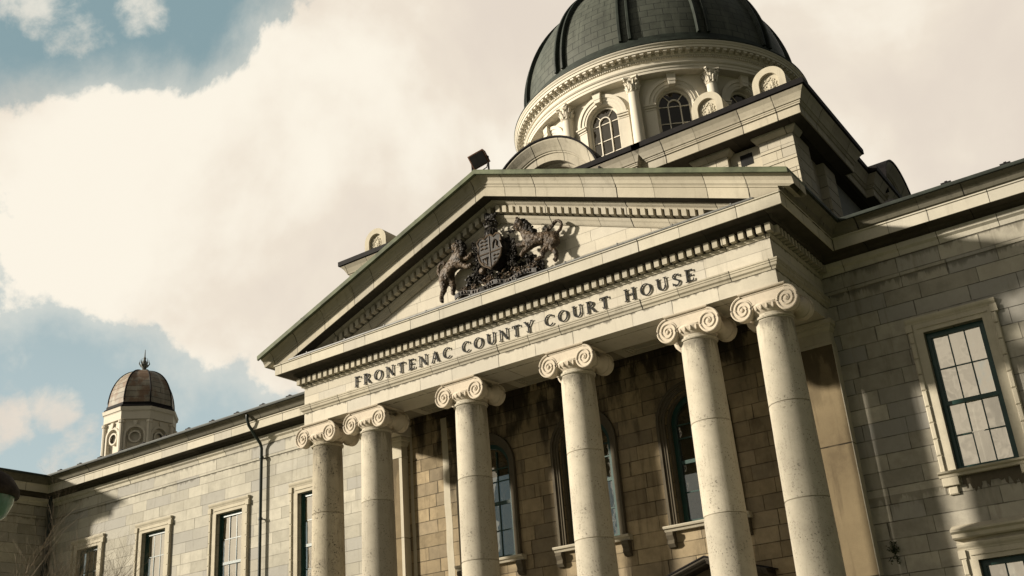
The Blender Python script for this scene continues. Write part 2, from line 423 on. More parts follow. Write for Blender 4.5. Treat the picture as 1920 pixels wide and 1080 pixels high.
mb = MB(); mb.plan(path, bed); mb.build('bed_moulding', 'soot_shade', crn)
sima = [(.0, 1.78), (.60, 1.77), (.66, 1.80), (.70, 1.88), (.80, 1.96), (.87, 1.99), (.87, 2.0), (0, 2.0)]
gut = [(.0, 2.0), (.875, 2.0), (.93, 2.0), (.938, 2.04), (.938, 2.07), (.90, 2.07), (.90, 2.03), (0, 2.03)]
for pp, l in ((path[:4] + [(-W, -.50)], 'dark copper gutter along the left eaves'), ([(W, -.50)] + path[6:], 'dark copper gutter along the right eaves')):
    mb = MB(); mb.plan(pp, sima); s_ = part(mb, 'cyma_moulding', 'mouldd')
    mb = MB(); mb.plan(pp, gut); g_ = part(mb, 'gutter', 'copperd'); g_['label'] = l
# wing roofs
mb = MB()
def roofq(x0, x1, y0, z0, y1, z1, t=.05): mb.add([(x0, y0, z0), (x1, y0, z0), (x1, y1, z1), (x0, y1, z1)] + [(x0, y0, z0 - t), (x1, y0, z0 - t), (x1, y1, z1 - t), (x0, y1, z1 - t)], [(0, 1, 2, 3), (4, 7, 6, 5), (0, 4, 5, 1), (1, 5, 6, 2), (2, 6, 7, 3), (3, 7, 4, 0)])
def rf(x0, x1):
    mb.add([(x0, D - .86, 2.06), (x1, D - .86, 2.06), (x0, 10, 3.9), (x1, 10, 3.9), (x0, 17, 2.1), (x1, 17, 2.1)], [(0, 1, 3, 2), (2, 3, 5, 4), (4, 5, 1, 0), (0, 2, 4), (1, 5, 3)])
rf(XP - 12, -W - .1); part(mb, 'wing_roof', 'roof'); mb = MB(); rf(W + .9, 30); part(mb, 'wing_roof', 'roof')
mb = MB(); x0, x1, xm = XP - 12, XP + .86, XP - 5.6
mb.add([(x0, PVY - .86, 2.06), (x1, PVY - .86, 2.06), (x1, 6, 2.06), (x0, 6, 2.06), (xm, PVY + 5.5, 3.9), (xm, 6, 3.9)], [(0, 1, 4), (1, 2, 5, 4), (2, 3, 5), (3, 0, 4, 5), (0, 3, 2, 1)])
part(mb, 'pavilion_roof', 'roof')
sg = None
for x in [-22.4 + 1.22 * i for i in range(12)] + [9.1 + 1.25 * i for i in range(4)]:
    if sg is None:
        mb = MB(); mb.box(-.11, .11, -.10, .10, 2.08, 2.17); mb.box(-.03, .03, -.06, .02, 2.16, 2.21)
        sg = part(mb, 'snow_guard', 'lead'); sg.location = (x, -.70, 0)
    else:
        c = sg.copy(); COL.objects.link(c); c.parent = house; c.location = (x, -.70, 0)

# sash windows
def make_sash(x0, z0, z1, label=None, curtain=True):
    x1 = x0 + ww; H = z1 - z0
    f = MB(); y = D + .12; e = .006
    f.box(x0 + e, x0 + .09, y, y + .12, z0 + e, z1 - e); f.box(x1 - .09, x1 - e, y, y + .12, z0 + e, z1 - e)
    f.box(x0 + .09, x1 - .09, y, y + .12, z1 - .12, z1 - e); f.box(x0 + .09, x1 - .09, y, y + .14, z0 + e, z0 + .10)
    zm = z0 + H * .475
    f.box(x0 + .09, x1 - .09, y + .012, y + .10, zm - .045, zm + .045)
    xi0, xi1 = x0 + .09, x1 - .09; g = (xi1 - xi0)
    for k in (0, 1):
        a, b = (z0 + .10, zm - .045) if k == 0 else (zm + .045, z1 - .12)
        yy = y + (.03 if k else .045)
        f.box(xi0, xi0 + .045, yy, yy + .04, a, b); f.box(xi1 - .045, xi1, yy, yy + .04, a, b)
        for q in (1, 2): xx = xi0 + .03 + (g - .06) * q / 3; f.box(xx - .014, xx + .014, yy + .004, yy + .036, a, b)
        f.box(xi0 + .045, xi1 - .045, yy + .006, yy + .034, (a + b) / 2 - .014, (a + b) / 2 + .014)
    w = part(f, 'sash_window', 'green')
    if label: w['label'] = label
    p = MB()
    for a, b, yy in ((z0 + .1, zm, y + .064), (zm, z1 - .12, y + .049)):
        for i in range(3):
            for j in range(2):
                xa, xb = xi0 + g * i / 3, xi0 + g * (i + 1) / 3; za, zb = a + (b - a) * j / 2, a + (b - a) * (j + 1) / 2
                t0, t1, t2 = [rnd.uniform(-.009, .009) for _ in range(3)]
                p.add([(xa, yy + t0, za), (xb, yy + t1, za), (xb, yy + t1 + t2, zb), (xa, yy + t0 + t2, zb)], [(0, 1, 2, 3)])
    p.build('pane', 'glass', w)
    c = MB(); n = 60; vs = []
    for i in range(n + 1):
        xx = x0 + .02 + (ww - .04) * i / n; dy = .035 * math.sin(i * 1.1) + .02 * math.sin(i * .37 + x0)
        vs += [(xx, y + .24 + dy, z0), (xx, y + .24 + dy * .7, z1)]
    c.add(vs, [(2 * i, 2 * i + 2, 2 * i + 3, 2 * i + 1) for i in range(n)], True)
    c.build('curtain', 'curtain', w)
    s = MB(); o = .30; t = .35
    s.box(x0 - .20, x0, D - .05, D + .02, z0, z1 + .22); s.box(x1, x1 + .20, D - .05, D + .02, z0, z1 + .22); s.box(x0, x1, D - .05, D + .02, z1, z1 + .22)
    # outer moulded band, broken into blocks down the jambs
    for sx in (-1, 1):
        z = z0; 
        while z < z1 + .02:
            zz = min(z + .365, z1 + .05)
            a, b = (x0 - .31, x0 - .20) if sx < 0 else (x1 + .20, x1 + .31)
            s.bevbox(a, b, D - .10, D + .02, z + .004, zz - .004, .02); z += .365
        a, b = (x0 - .35, x0 - .20) if sx < 0 else (x1 + .20, x1 + .35)
        s.box(a, b, D - .105, D + .02, z1 + .055, z1 + .22)
    s.plan([(x0 - .335, D), (x1 + .335, D)], [(-.02, z1 + .22), (.06, z1 + .22), (.07, z1 + .25), (.10, z1 + .29), (.115, z1 + .33), (.115, z1 + .36), (-.02, z1 + .37)])
    s.box(x0 - .12, x1 + .12, D - .075, D - .04, z1 + .10, z1 + .125)
    s.build('surround', 'surround', w)
    q = MB(); l, r_ = x0 - .48, x1 + .48
    q.plan([(l + .12, D), (r_ - .12, D)], [(-.02, z0 - .12), (.14, z0 - .12), (.16, z0 - .07), (.22, z0 - .04), (.24, z0 - .005), (.0, z0 + .005), (-.14, z0 + .006), (-.14, z0 - .11)])
    for xx in (l + .16, r_ - .50):
        q.bevbox(xx, xx + .34, D - .13, D + .01, z0 - .30, z0 - .12, .01)
        q.bevbox(xx + .08, xx + .28, D - .07, D + .01, z0 - .48, z0 - .30, .02)
    q.build('sill', 'surround', w)
    return w
labs = ['sash window farthest along the left wing, next to the corner pavilion', 'second sash window from the left end of the left wing', 'third sash window from the left end, left of the downpipe', 'sash window half hidden behind the outer left column']
for x, l in zip(wx, labs):
    make_sash(x, wz0, wz1, l); make_sash(x, lz0, lz1)
make_sash(rx[0], wz0, wz1, 'large green framed sash window in the right wing, with net curtains'); make_sash(rx[1], wz0, wz1)
for x in rx:
    w = make_sash(x, lz0, lz1); 
    h = MB()
    h.plan([(x - .36, D), (x + ww + .36, D)], [(-.02, -5.36), (.18, -5.36), (.22, -5.33), (.24, -5.26), (.30, -5.22), (.31, -5.18), (.08, -5.08), (-.02, -5.05)])
    h.box(x - .34, x + ww + .34, D - .04, D + .02, -5.62, -5.36); h.build('hood_moulding', 'surround', w)
# stains under the big sill: soot with its own ragged outline (thin crust)
mb = MB(); mb.box(rx[0] + .06, rx[0] + ww + .02, D - .012, D + .02, wz0 - .30, wz0 - .12)
for i in range(15):
    x = rx[0] + .06 + rnd.random() * 1.1; n = 7; w_ = rnd.uniform(.05, .16); dp_ = rnd.uniform(.03, .26); y_ = D - .0105 - .0004 * i
    o_ = [(x, wz0 - .28), (x + w_, wz0 - .28)] + [(x + w_ * (1 - k / n) + rnd.uniform(-.01, .01), wz0 - .30 - dp_ * math.sin(PI * (k + .5) / n) * rnd.uniform(.6, 1.1)) for k in range(n)]
    mb.extrude(o_, y_, D)
part(mb, 'soot_crust', 'dark_surround')

# downpipes
mb = MB(); y0 = D - .15
mb.tube([(-12.09, D - .80, 1.98), (-12.09, D - .80, 1.82), (-12.09, D - .72, 1.62), (-12.09, y0 - .06, 1.10), (-12.09, y0, .95), (-12.09, y0, -4), (-12.09, y0, GZ)], .052, 12)
for z in (.6, -1.4, -3.4, -5.4, -7.4): mb.tube([(-12.09, y0, z), (-12.09, y0, z + .07)], .075, 12); mb.box(-12.11, -12.07, y0, D, z + .02, z + .05)
dp = part(mb, 'downpipe', 'pipe'); dp['label'] = 'black downpipe with a bent neck on the left wing'
mb = MB(); mb.tube([(XP + .18, D - .18, 1.95), (XP + .18, D - .18, GZ)], .085, 12)
for z in (1.1, -1.4, -3.9, -6.4): mb.tube([(XP + .18, D - .18, z), (XP + .18, D - .18, z + .08)], .11, 12)
dp = part(mb, 'downpipe', 'pipe'); dp['label'] = 'black downpipe in the inner corner of the left wing'

# ------------------------------------------------------------------ porch
podZ = -9.22
mb = MB(); mb.box(-7.9, 7.9, -.7, D - .01, GZ, podZ)
for i in range(5): mb.box(-6.2, 6.2, -.7 - .34 * (i + 1), -.69 - .34 * i, GZ - .02, podZ - .18 * (i + 1) + .0)
part(mb, 'podium', 'paving')
# columns
xs = [-6.6, -4.8, -1.6, 1.6, 4.8, 6.6]; CY = .5
cl = ['outermost left column, its shaft badly pitted', 'second column from the left, close beside the pitted one', 'third column from the left', 'fourth column from the left', 'fifth column from the left, half of the right-hand pair', 'outermost right column, nearest the viewer']
def shaft_r(z):
    f = min(1, max(0, (-.6 - z) / 8.3)); return .40 + .092 * (f ** .75)
def make_shaft():
    pr = [(shaft_r(-8.85) * 1.0, -8.85)]
    z = -8.85
    js = [-6.5, -4.5, -2.5]
    zs = sorted(set([-8.85 + .4 * i for i in range(21)] + js))
    pr = []
    for z in zs:
        if z > -.66: continue
        r = shaft_r(z)
        if z in js: pr += [(r, z - .014), (r - .014, z - .006), (r - .014, z + .006), (r, z + .014)]
        elif min(abs(z - j) for j in js) > .05: pr.append((r, z))
    r = shaft_r(-.6)
    pr += [(r, -.66), (r + .008, -.64), (r + .035, -.635), (r + .045, -.61), (r + .035, -.585), (r + .01, -.58), (r + .01, -.52)]
    return pr
cap = None
def make_cap():
    c = MB(); zc = -.36; vr = .245
    # abacus
    c.plan([(-.50, .0), (.50, .0), (.50, 1.0), (-.50, 1.0)], [(-.3, -.045), (.01, -.045), (.03, -.03), (.04, -.012), (.04, -.004), (-.3, -.004)], closed=True)
    c.box(-.36, .36, .14, .86, -.10, -.005)
    for fy, sg_ in ((0.0, -1), (1.0, 1)):
        # face slab between the volutes, sagging a little
        n = 14; up = []; lo = []
        for i in range(n + 1):
            x = -.5 + i / n; sag = .03 * math.cos(x * PI)
            up.append((x, -.05)); lo.append((x, -.285 - sag))
        ya, yb = (fy + .045, fy + .20) if sg_ < 0 else (fy - .20, fy - .045)
        c.extrude(up + lo[::-1], ya, yb)
        yr = fy + .01 if sg_ < 0 else fy - .01
        # raised rims following the channel
        for zz, th in ((-.065, .020), (-.29, .017)):
            pts = [(x, yr + .035 * (1 if sg_ < 0 else -1), zz - (0 if zz > -.1 else .03 * math.cos(x * PI))) for x, _ in up]
            c.tube(pts, th, 6)
        # volutes: disc plus spiral fillet and eye
        for sx in (-1, 1):
            cx = sx * .50
            a, b = (fy + .03, fy + .20) if sg_ < 0 else (fy - .20, fy - .03)
            c.lathe([(0, a), (vr * .97, a), (vr * .97, b), (0, b)], (cx, 0, zc), 28, axis='y', flat=1.08)
            sp = []; rs = []
            for i in range(74):
                t = i / 73; a_ = PI / 2 - sx * 0 + (-sx) * (-1) * 0
                ang = PI / 2 + sx * -1 * (2 * PI * 2.6 * t); rr = vr * (1 - t) ** 1.05 * .97 + .03
                sp.append((cx + rr * math.cos(ang), yr + .012 * (1 if sg_ < 0 else -1), zc + rr * 1.08 * math.sin(ang))); rs.append(.024 - .010 * t)
            c.tube(sp, rs, 6)
            c.lathe([(.0, -.035), (.03, -.03), (.05, 0), (.05, .03)] if sg_ < 0 else [(.0, .035), (.03, .03), (.05, 0), (.05, -.03)], (cx, yr + .02 * (1 if sg_ < 0 else -1), zc), 12, axis='y')
    # bolsters joining front and back volutes
    for sx in (-1, 1):
        pr = [(.235, .16), (.225, .20), (.17, .27), (.13, .36), (.12, .44), (.15, .455), (.15, .545), (.12, .56), (.13, .64), (.17, .73), (.225, .80), (.235, .84)]
        c.lathe(pr, (sx * .50, 0, zc), 24, axis='y', flat=1.06)
    # echinus with eggs
    c.lathe([(.41, -.525), (.44, -.50), (.50, -.42), (.52, -.36), (.50, -.31), (.3, -.29)], (0, CY, 0), 32)
    for k in range(24):
        a = 2 * PI * k / 24 + .13
        x, y = .50 * math.cos(a), CY + .50 * math.sin(a)
        c.lathe([(.0, -.075), (.028, -.05), (.036, 0), (.028, .045), (0, .06)], (x, y, -.405), 6)
    return c
cols = []
for i, (x, l) in enumerate(zip(xs, cl)):
    if i in (0, 1):
        mb = MB(); mb.lathe(make_shaft(), (0, CY, 0), 56)
        sh = part(mb, 'portico_column', 'column1' if i == 0 else 'column'); sh.location = (x, -D, 0)
        if cap is None:
            cap = make_cap().build('capital', 'cap', sh)
            b = MB(); b.lathe([(.49, -8.85), (.50, -8.83), (.56, -8.80), (.58, -8.76), (.55, -8.72), (.52, -8.70)][::-1] + [(.53, -8.87), (.60, -8.93), (.64, -9.0), (.62, -9.08)], (0, CY, 0), 40); b.box(-.64, .64, CY - .64, CY + .64, podZ, -9.07)
            base = b.build('base', 'column', sh)
        else:
            for q in (cap, base):
                c = q.copy(); COL.objects.link(c); c.parent = sh
        if i == 1: col1 = sh
    else:
        sh = col1.copy(); COL.objects.link(sh); sh.parent = house; sh.location = (x, -D, 0)
        for q in (cap, base):
            c = q.copy(); COL.objects.link(c); c.parent = sh
    sh['label'] = l; sh['group'] = 'porch columns'
# entablature
mb = MB(); e = .0
mb.cm = 0
mb.box(-W, W, 0, 1.13, .002, .34)
mb.box(-W, -W + 1.13, 1.13, D - .005, .002, .34); mb.box(W - 1.13, W, 1.13, D - .005, .002, .34)
arch_ = part(mb, 'architrave', 'archit')
u3 = [(-W, D), (-W, 0), (W, 0), (W, D)]
mb = MB(); mb.plan(u3, [(-.1, .335), (.02, .335), (.035, .38), (.075, .41), (.085, .47), (.10, .475), (.10, .515), (.115, .52), (.115, .555), (-.1, .575)])
mb.build('architrave_moulding', 'mould', arch_)
mb = MB(); mb.box(-W, W, .004, 1.13, .345, 1.085); mb.box(-W, -W + 1.13, 1.13, D - .005, .345, 1.085); mb.box(W - 1.13, W, 1.13, D - .005, .345, 1.085)
mb.box(-W + .1, W - .1, .10, 1.13, 1.085, 1.50); mb.box(-W + .1, -W + 1.13, 1.13, D - .005, 1.085, 1.5); mb.box(W - 1.13, W - .1, 1.13, D - .005, 1.085, 1.5)
fz = part(mb, 'frieze', 'frieze')
mb = MB(); mb.plan(u3, [(-.1, 1.075), (.02, 1.075), (.035, 1.10), (.055, 1.115), (.055, 1.15), (-.1, 1.155)])
mb.build('frieze_moulding', 'mould', fz)
mb = MB(); mb.plan(u3, [(-.12, 1.15), (-.03, 1.15), (-.03, 1.37), (-.12, 1.37)]); mb.build('dentil_backing', 'soot_shade', fz)  # near-black backing paints the shadow in the dentil gaps
mb = MB()
n = 69; pitch = 14.12 / (n - 1)
for i in range(n):
    x = -7.06 + i * pitch; mb.box(x - .060, x + .060, -.19, .035, 1.160, 1.340)
mb.build('dentil_course', 'mould', fz)
for sx in (-1, 1):
    mb = MB()
    for k in range(15):
        y = .06 + k * pitch; a, b = sorted((sx * (W - .035), sx * (W + .20))); mb.box(a, b, y, y + .12, 1.160, 1.340)
    mb.build('dentil_course', 'mould', fz)
# soffit, fret band, ceiling
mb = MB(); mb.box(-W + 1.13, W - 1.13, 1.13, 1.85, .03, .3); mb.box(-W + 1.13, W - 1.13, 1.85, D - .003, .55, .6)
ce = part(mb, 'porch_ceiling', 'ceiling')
for bx in (-3.2, 0, 3.2):
    mb = MB()
    h = .95 if bx else .95
    mb.box(bx - h, bx + h, 1.15, 1.83, .015, .029)
    for k in range(3):
        o = .09 * k
        for a, b_, c_, d_ in ((bx - h + .25 + o, bx - h + .28 + o, 1.22, 1.76 - o), (bx - h + .28 + o, bx + .2, 1.73 - o, 1.76 - o), (bx - h + .28 + o, bx + .3, 1.22 + o, 1.25 + o)):
            mb.box(a, b_, c_, d_, -.006 - .001 * k, .0155)
        for sx in (0, 1):
            mb.box(bx + .45 + .14 * k, bx + .49 + .14 * k, 1.25 + .25 * sx, 1.46 + .25 * sx, -.004, .0156)
    mb.build('fret_panel', 'fret', ce)
# lettering
GL = {'F': (.62, [('T', .14, 0, .14, 1), ('t', .14, .96, .60, .96), ('t', .14, .52, .48, .52), ('s', .0, 0, .28, 0), ('v', .58, .96, .58, .80), ('s', 0, 1, .2, 1)]),
 'R': (.80, [('T', .14, 0, .14, 1), ('s', .0, 0, .28, 0), ('s', 0, 1, .2, 1), ('A', .30, .76, .24, -90, 90), ('t', .14, .98, .32, .98), ('t', .14, .52, .32, .52), ('T', .36, .50, .70, .02), ('s', .62, .0, .84, 0)]),
 'O': (.92, [('E', .46, .5, .42, .5)]),
 'N': (.92, [('t', .14, 0, .14, 1), ('t', .80, 0, .80, 1), ('T', .14, .98, .80, .02), ('s', 0, 0, .27, 0), ('s', 0, 1, .2, 1), ('s', .68, 1, .92, 1)]),
 'T': (.78, [('T', .39, 0, .39, 1), ('t', .03, .96, .75, .96), ('s', .25, 0, .53, 0), ('v', .04, .96, .04, .78), ('v', .74, .96, .74, .78)]),
 'E': (.70, [('T', .14, 0, .14, 1), ('t', .14, .96, .62, .96), ('t', .14, .52, .50, .52), ('t', .14, .04, .64, .04), ('v', .60, .96, .60, .80), ('v', .63, .04, .63, .22), ('v', .50, .44, .50, .60), ('s', 0, 0, .2, 0), ('s', 0, 1, .2, 1)]),
 'A': (.86, [('t', .12, 0, .43, 1), ('T', .43, 1, .74, 0), ('t', .24, .36, .62, .36), ('s', 0, 0, .24, 0), ('s', .62, 0, .88, 0)]),
 'C': (.84, [('C', .46, .5, .42, .5, 50, 310), ('v', .73, .72, .73, .95), ('v', .74, .1, .74, .2)]),
 'U': (.86, [('T', .14, .35, .14, 1), ('t', .74, .35, .74, 1), ('C', .44, .35, .30, .35, 180, 360), ('s', 0, 1, .28, 1), ('s', .62, 1, .88, 1)]),
 'Y': (.84, [('T', .42, 0, .42, .48), ('T', .10, 1, .42, .46), ('t', .76, 1, .42, .46), ('s', .28, 0, .56, 0), ('s', -.02, 1, .24, 1), ('s', .64, 1, .88, 1)]),
 'H': (.94, [('T', .15, 0, .15, 1), ('T', .79, 0, .79, 1), ('t', .15, .51, .79, .51), ('s', 0, 0, .3, 0), ('s', 0, 1, .3, 1), ('s', .64, 0, .94, 0), ('s', .64, 1, .94, 1)]),
 'S': (.66, [('P', [(.56, .78), (.50, .93), (.34, .99), (.17, .93), (.10, .77), (.16, .62), (.34, .52), (.50, .42), (.58, .27), (.52, .09), (.34, .01), (.16, .06), (.08, .22)]), ('v', .57, .74, .57, .97), ('v', .07, .04, .07, .26)])}
TH = {'T': .12, 't': .065, 's': .05, 'v': .055}
def letter(ch, x0, z0, hgt, wid):
    mb = MB(); gw, st = GL[ch]; sx = wid / gw; k = [0]
    def band(pts, ths):
        k[0] += 1; yf = -.042 - .0008 * k[0]; n = len(pts); L = []; Q = []
        for i, (a, b) in enumerate(pts):
            p0 = pts[max(0, i - 1)]; p1 = pts[min(n - 1, i + 1)]
            dx, dz = (p1[0] - p0[0]), (p1[1] - p0[1]); l = math.hypot(dx, dz); nx, nz = -dz / l, dx / l
            t = ths[i] * hgt / 2; L.append((a + nx * t, b + nz * t)); Q.append((a - nx * t, b - nz * t))
        m = len(L); vs = [(a, yf, b) for a, b in L + Q] + [(a, -.018, b) for a, b in L + Q]; fs = []
        for i in range(m - 1):
            fs += [(i, i + 1, m + i + 1, m + i), (2 * m + i, 2 * m + i + 1, 3 * m + i + 1, 3 * m + i), (i, i + 1, 2 * m + i + 1, 2 * m + i), (m + i, m + i + 1, 3 * m + i + 1, 3 * m + i)]
        fs += [(0, m, 3 * m, 2 * m), (m - 1, 2 * m - 1, 4 * m - 1, 3 * m - 1)]
        mb.add(vs, fs)
    X = lambda a, b: (x0 + a * sx, z0 + b * hgt)
    for q in st:
        if q[0] in TH: band([X(q[1], q[2]), X(q[3], q[4])], [TH[q[0]]] * 2)
        elif q[0] == 'P': band([X(*p) for p in q[1]], [.06, .06, .07, .09, .10, .11, .13, .12, .11, .09, .07, .06, .06])
        else:
            if q[0] == 'E': c = q[1:5] + (0, 360)
            elif q[0] == 'A': c = (q[1], q[2], q[3] * 1.15, q[3], q[4], q[5])
            else: c = q[1:]
            n = 22; pts = []; th = []
            for i in range(n + 1):
                a = R(c[4] + (c[5] - c[4]) * i / n); pts.append(X(c[0] + c[2] * math.cos(a) * .95, c[1] + c[3] * math.sin(a) * .97)); th.append(.055 + .075 * abs(math.cos(a)) ** 1.5)
            band(pts, th)
    for a, b in ((.2, .15), (.2, .85)): mb.box(x0 + wid * a, x0 + wid * a + .015, -.020, .006, z0 + hgt * b, z0 + hgt * b + .015)
    o = part(mb, 'letter', 'iron'); return o
for word, xa, xb in (('FRONTENAC', -5.06, -1.74), ('COUNTY', -1.38, .80), ('COURT', 1.15, 2.95), ('HOUSE', 3.37, 5.16)):
    tot = sum(GL[c][0] for c in word); n = len(word); gap = .42
    k = (xb - xa) / (tot + gap * (n - 1)); x = xa
    for c in word:
        letter(c, x, .635, .285, GL[c][0] * k); x += (GL[c][0] + gap) * k

# pediment
SL = (5.064 - 2.069) / 7.938; cs = 1 / math.sqrt(1 + SL * SL)
def clip(o, z):
    bm = bmesh.new(); bm.from_mesh(o.data)
    g = bmesh.ops.bisect_plane(bm, geom=bm.verts[:] + bm.edges[:] + bm.faces[:], plane_co=(0, 0, z + ZO), plane_no=(0, 0, 1), clear_inner=True)
    bm.to_mesh(o.data); bm.free()
def rake(mb, prof, x_end=None, pivot=7.938, apexz=5.064, xin=None):
    """prof: (out, vertical drop below the gutter line)"""
    path = [(-pivot, 0, apexz - SL * pivot), (0, 0, apexz), (pivot, 0, apexz - SL * pivot)]
    if x_end is not None: path = [(-x_end, 0, apexz - SL * x_end), (0, 0, apexz), (x_end, 0, apexz - SL * x_end)]
    mb.sweep(path, [((0, -1, 0), (0, 0, 1))] * 3, prof)
mb = MB(); tz = 1.78
mb.poly([(-6.9, tz), (6.9, tz), (0, tz + (4.10 - tz) + .25), ], [], .15)
ty = part(mb, 'tympanum', 'tymp')
mb = MB()
rake(mb, [(-.1, -.32), (.60, -.32), (.615, -.30), (.64, -.285), (.66, -.21), (.72, -.13), (.79, -.085), (.79, -.07), (-.1, -.07)])
rake(mb, [(-.1, -.60), (.555, -.60), (.555, -.625), (.58, -.625), (.58, -.37), (.61, -.36), (.61, -.325), (-.1, -.325)], x_end=7.58)
rake(mb, [(-.14, -.74), (.10, -.74), (.12, -.70), (.19, -.66), (.23, -.605), (-.14, -.605)], x_end=7.3)
rake(mb, [(-.14, -1.16), (-.10, -1.16), (-.07, -1.13), (-.03, -1.06), (.0, -1.03), (.03, -.97), (-.06, -.96), (-.06, -.74), (-.14, -.74)], x_end=7.3)
rk = part(mb, 'raking_cornice', 'mould'); clip(rk, 1.795)
mb = MB(); rake(mb, [(-.1, -.612), (.55, -.612), (.55, -.601), (-.1, -.601)], x_end=7.55); q = mb.build('soffit', 'soot_shade', rk); clip(q, 1.80)  # dark slab: soot and painted shade below the raking corona
for sx in (-1, 1):
    mb = MB(); x = .08
    while x < 5.75:
        zt = 5.064 - SL * x - .745
        vs = [(sx * x, -.19, zt), (sx * (x + .12), -.19, zt - SL * .12), (sx * (x + .12), -.19, zt - SL * .12 - .19), (sx * x, -.19, zt - .19)]
        mb.add(vs + [(a, .07, c) for a, b, c in vs], [(0, 1, 2, 3), (0, 4, 5, 1), (1, 5, 6, 2), (2, 6, 7, 3), (3, 7, 4, 0), (4, 7, 6, 5)])
        x += .203
    mb.build('dentil_course', 'mould', rk)
mb = MB(); rake(mb, [(-.1, -.07), (.872, -.07), (.872, -.13), (.938, -.125), (.942, -.03), (.938, 0.0), (.90, .0), (.88, .01), (-.1, .01)], x_end=7.938)
for x in (-6.2, -4.1, -2.0, 1.1, 2.75, 4.6, 6.4): 
    z = 5.064 - SL * abs(x); s = -SL if x > 0 else SL
    mb.add([(x - .01, -.942, z - .068), (x + .01, -.942, z - .068 + s * .02), (x + .01, -.942, z + .004 + s * .02), (x - .01, -.942, z + .004)] + [(x - .01, -.9, z - .068), (x + .01, -.9, z - .068 + s * .02), (x + .01, -.9, z + .008 + s * .02), (x - .01, -.9, z + .008)], [(0, 1, 2, 3), (3, 2, 6, 7), (0, 4, 5, 1), (1, 5, 6, 2), (0, 3, 7, 4)])
gt = part(mb, 'gable_gutter', 'copper'); gt['label'] = 'green copper gutter along the gable'
mb = MB(); mb.plan([(-W - .0, 0), (W, 0)], [(-.3, 1.79), (.615, 1.777), (.63, 1.78), (.63, 1.815), (.60, 1.82), (-.3, 1.89)])
for x in [-6.3 + 1.42 * i for i in range(10)]: mb.box(x, x + .03, -.637, -.5, 1.80, 1.845)
fl = part(mb, 'cornice_flashing', 'flash')
mb = MB()
for sx in (-1, 1):
    mb.add([(sx * 7.9, -.85, 2.06), (0, -.85, 5.06), (0, 8, 5.06), (sx * 7.9, 8, 2.06)], [(0, 1, 2, 3)])
part(mb, 'porch_roof', 'roof').location = (0, -D, -.0)

# porch back wall with arched windows
zc = -1.5
mb = MB()
mb.poly(rect(-W + .0, W, podZ, .9), [archloop(c, zc, .80, -4.0) for c in (-3.2, 0, 3.2)], D - .004, .36)
mb.box(-W + 1.0, W - 1.0, D - .03, D + .2, .9, 1.2)
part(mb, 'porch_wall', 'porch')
aw = None
for c_, l in ((-3.2, 'left arched window under the porch'), (0, 'middle arched window under the porch'), (3.2, 'right arched window under the porch')):
    if aw is None:
        f = MB(); y = D + .2
        archband(f, 0, zc, .60, .72, -4.0, y, y + .12); f.box(-.6, .6, y, y + .12, -4.0, -3.88)
        f.box(-.6, .6, y + .02, y + .09, -2.5, -2.41)
        for x in (-.2, .2): f.box(x - .015, x + .015, y + .03, y + .07, -3.88, zc + .5)
        for z in (-3.2, -1.85, -1.5): f.box(-.6, .6, y + .034, y + .066, z - .015, z + .015)
        aw = part(f, 'arched_window', 'green'); aw.location = (c_, -D, 0)
        p = MB(); p.extrude(archloop(0, zc, .61, -3.9), y + .075, y + .08); p.build('pane', 'glassp', aw)
        s = MB()
        archband(s, 0, zc, .80, .86, -4.0, D - .05, D + .02); archband(s, 0, zc, .86, .93, -4.0, D - .075, D + .02); archband(s, 0, zc, .93, 1.0, -4.0, D - .12, D + .02)
        archband(s, 0, zc, .72, .80, -4.0, D + .10, D + .30)
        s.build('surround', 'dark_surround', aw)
        q = MB(); q.plan([(-1.12, D), (1.12, D)], [(-.3, -4.13), (.14, -4.13), (.17, -4.08), (.22, -4.06), (.24, -4.02), (.24, -4.0), (-.3, -3.99)])
        q.build('sill', 'surround', aw)
        for sx in (-1, 1):
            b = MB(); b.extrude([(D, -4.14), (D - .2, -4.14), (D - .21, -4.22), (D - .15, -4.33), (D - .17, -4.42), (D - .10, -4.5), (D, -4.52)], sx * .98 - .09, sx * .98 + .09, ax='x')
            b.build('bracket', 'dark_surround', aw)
    else:
        aw2 = copy_tree(aw, house, (c_ + 3.2, 0, 0)); aw2['label'] = l
aw['label'] = 'left arched window under the porch'
# pale streaks where a pipe once ran down the wall
mb = MB()
for x, w_ in ((-5.93, .10), (-4.72, .21)):
    vs = []
    for i in range(16):
        z = .3 - i * .62; j = rnd.uniform(-.02, .02); vs += [(x + j, D - .009, z), (x + w_ + j * .6 + .012 * i / 3, D - .009, z)]
    mb.add(vs, [(2 * i, 2 * i + 1, 2 * i + 3, 2 * i + 2) for i in range(15)])
part(mb, 'lime_streak', 'surround')
# piers against the wall
for sx in (-1, 1):
    mb = MB(); a, b = sorted((sx * (W - .98), sx * (W + .01)))
    mb.box(a, b, D - .28, D + .1, podZ, -.62)
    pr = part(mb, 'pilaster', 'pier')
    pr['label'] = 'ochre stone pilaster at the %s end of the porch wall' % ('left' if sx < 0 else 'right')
    c = MB(); c.plan([(a, D), (a, D - .28), (b, D - .28), (b, D)], [(-.1, -.62), (.02, -.62), (.02, -.55), (0, -.54), (.0, -.28), (.02, -.26), (.06, -.2), (.06, -.14), (.10, -.12), (.11, -.02), (-.1, -.01)])
    c.build('capital', 'surround', pr)
    c = MB(); x = b if sx > 0 else a
    c.box(min(x, x + sx * .02) - .0, max(x, x + sx * .02), D - .29, D + .05, podZ, -.63)
    if sx < 0: c.box(b - .10, b + .004, D - .285, D + .05, podZ, -.63)
    c.build('lit_arris', 'lit_arris', pr)
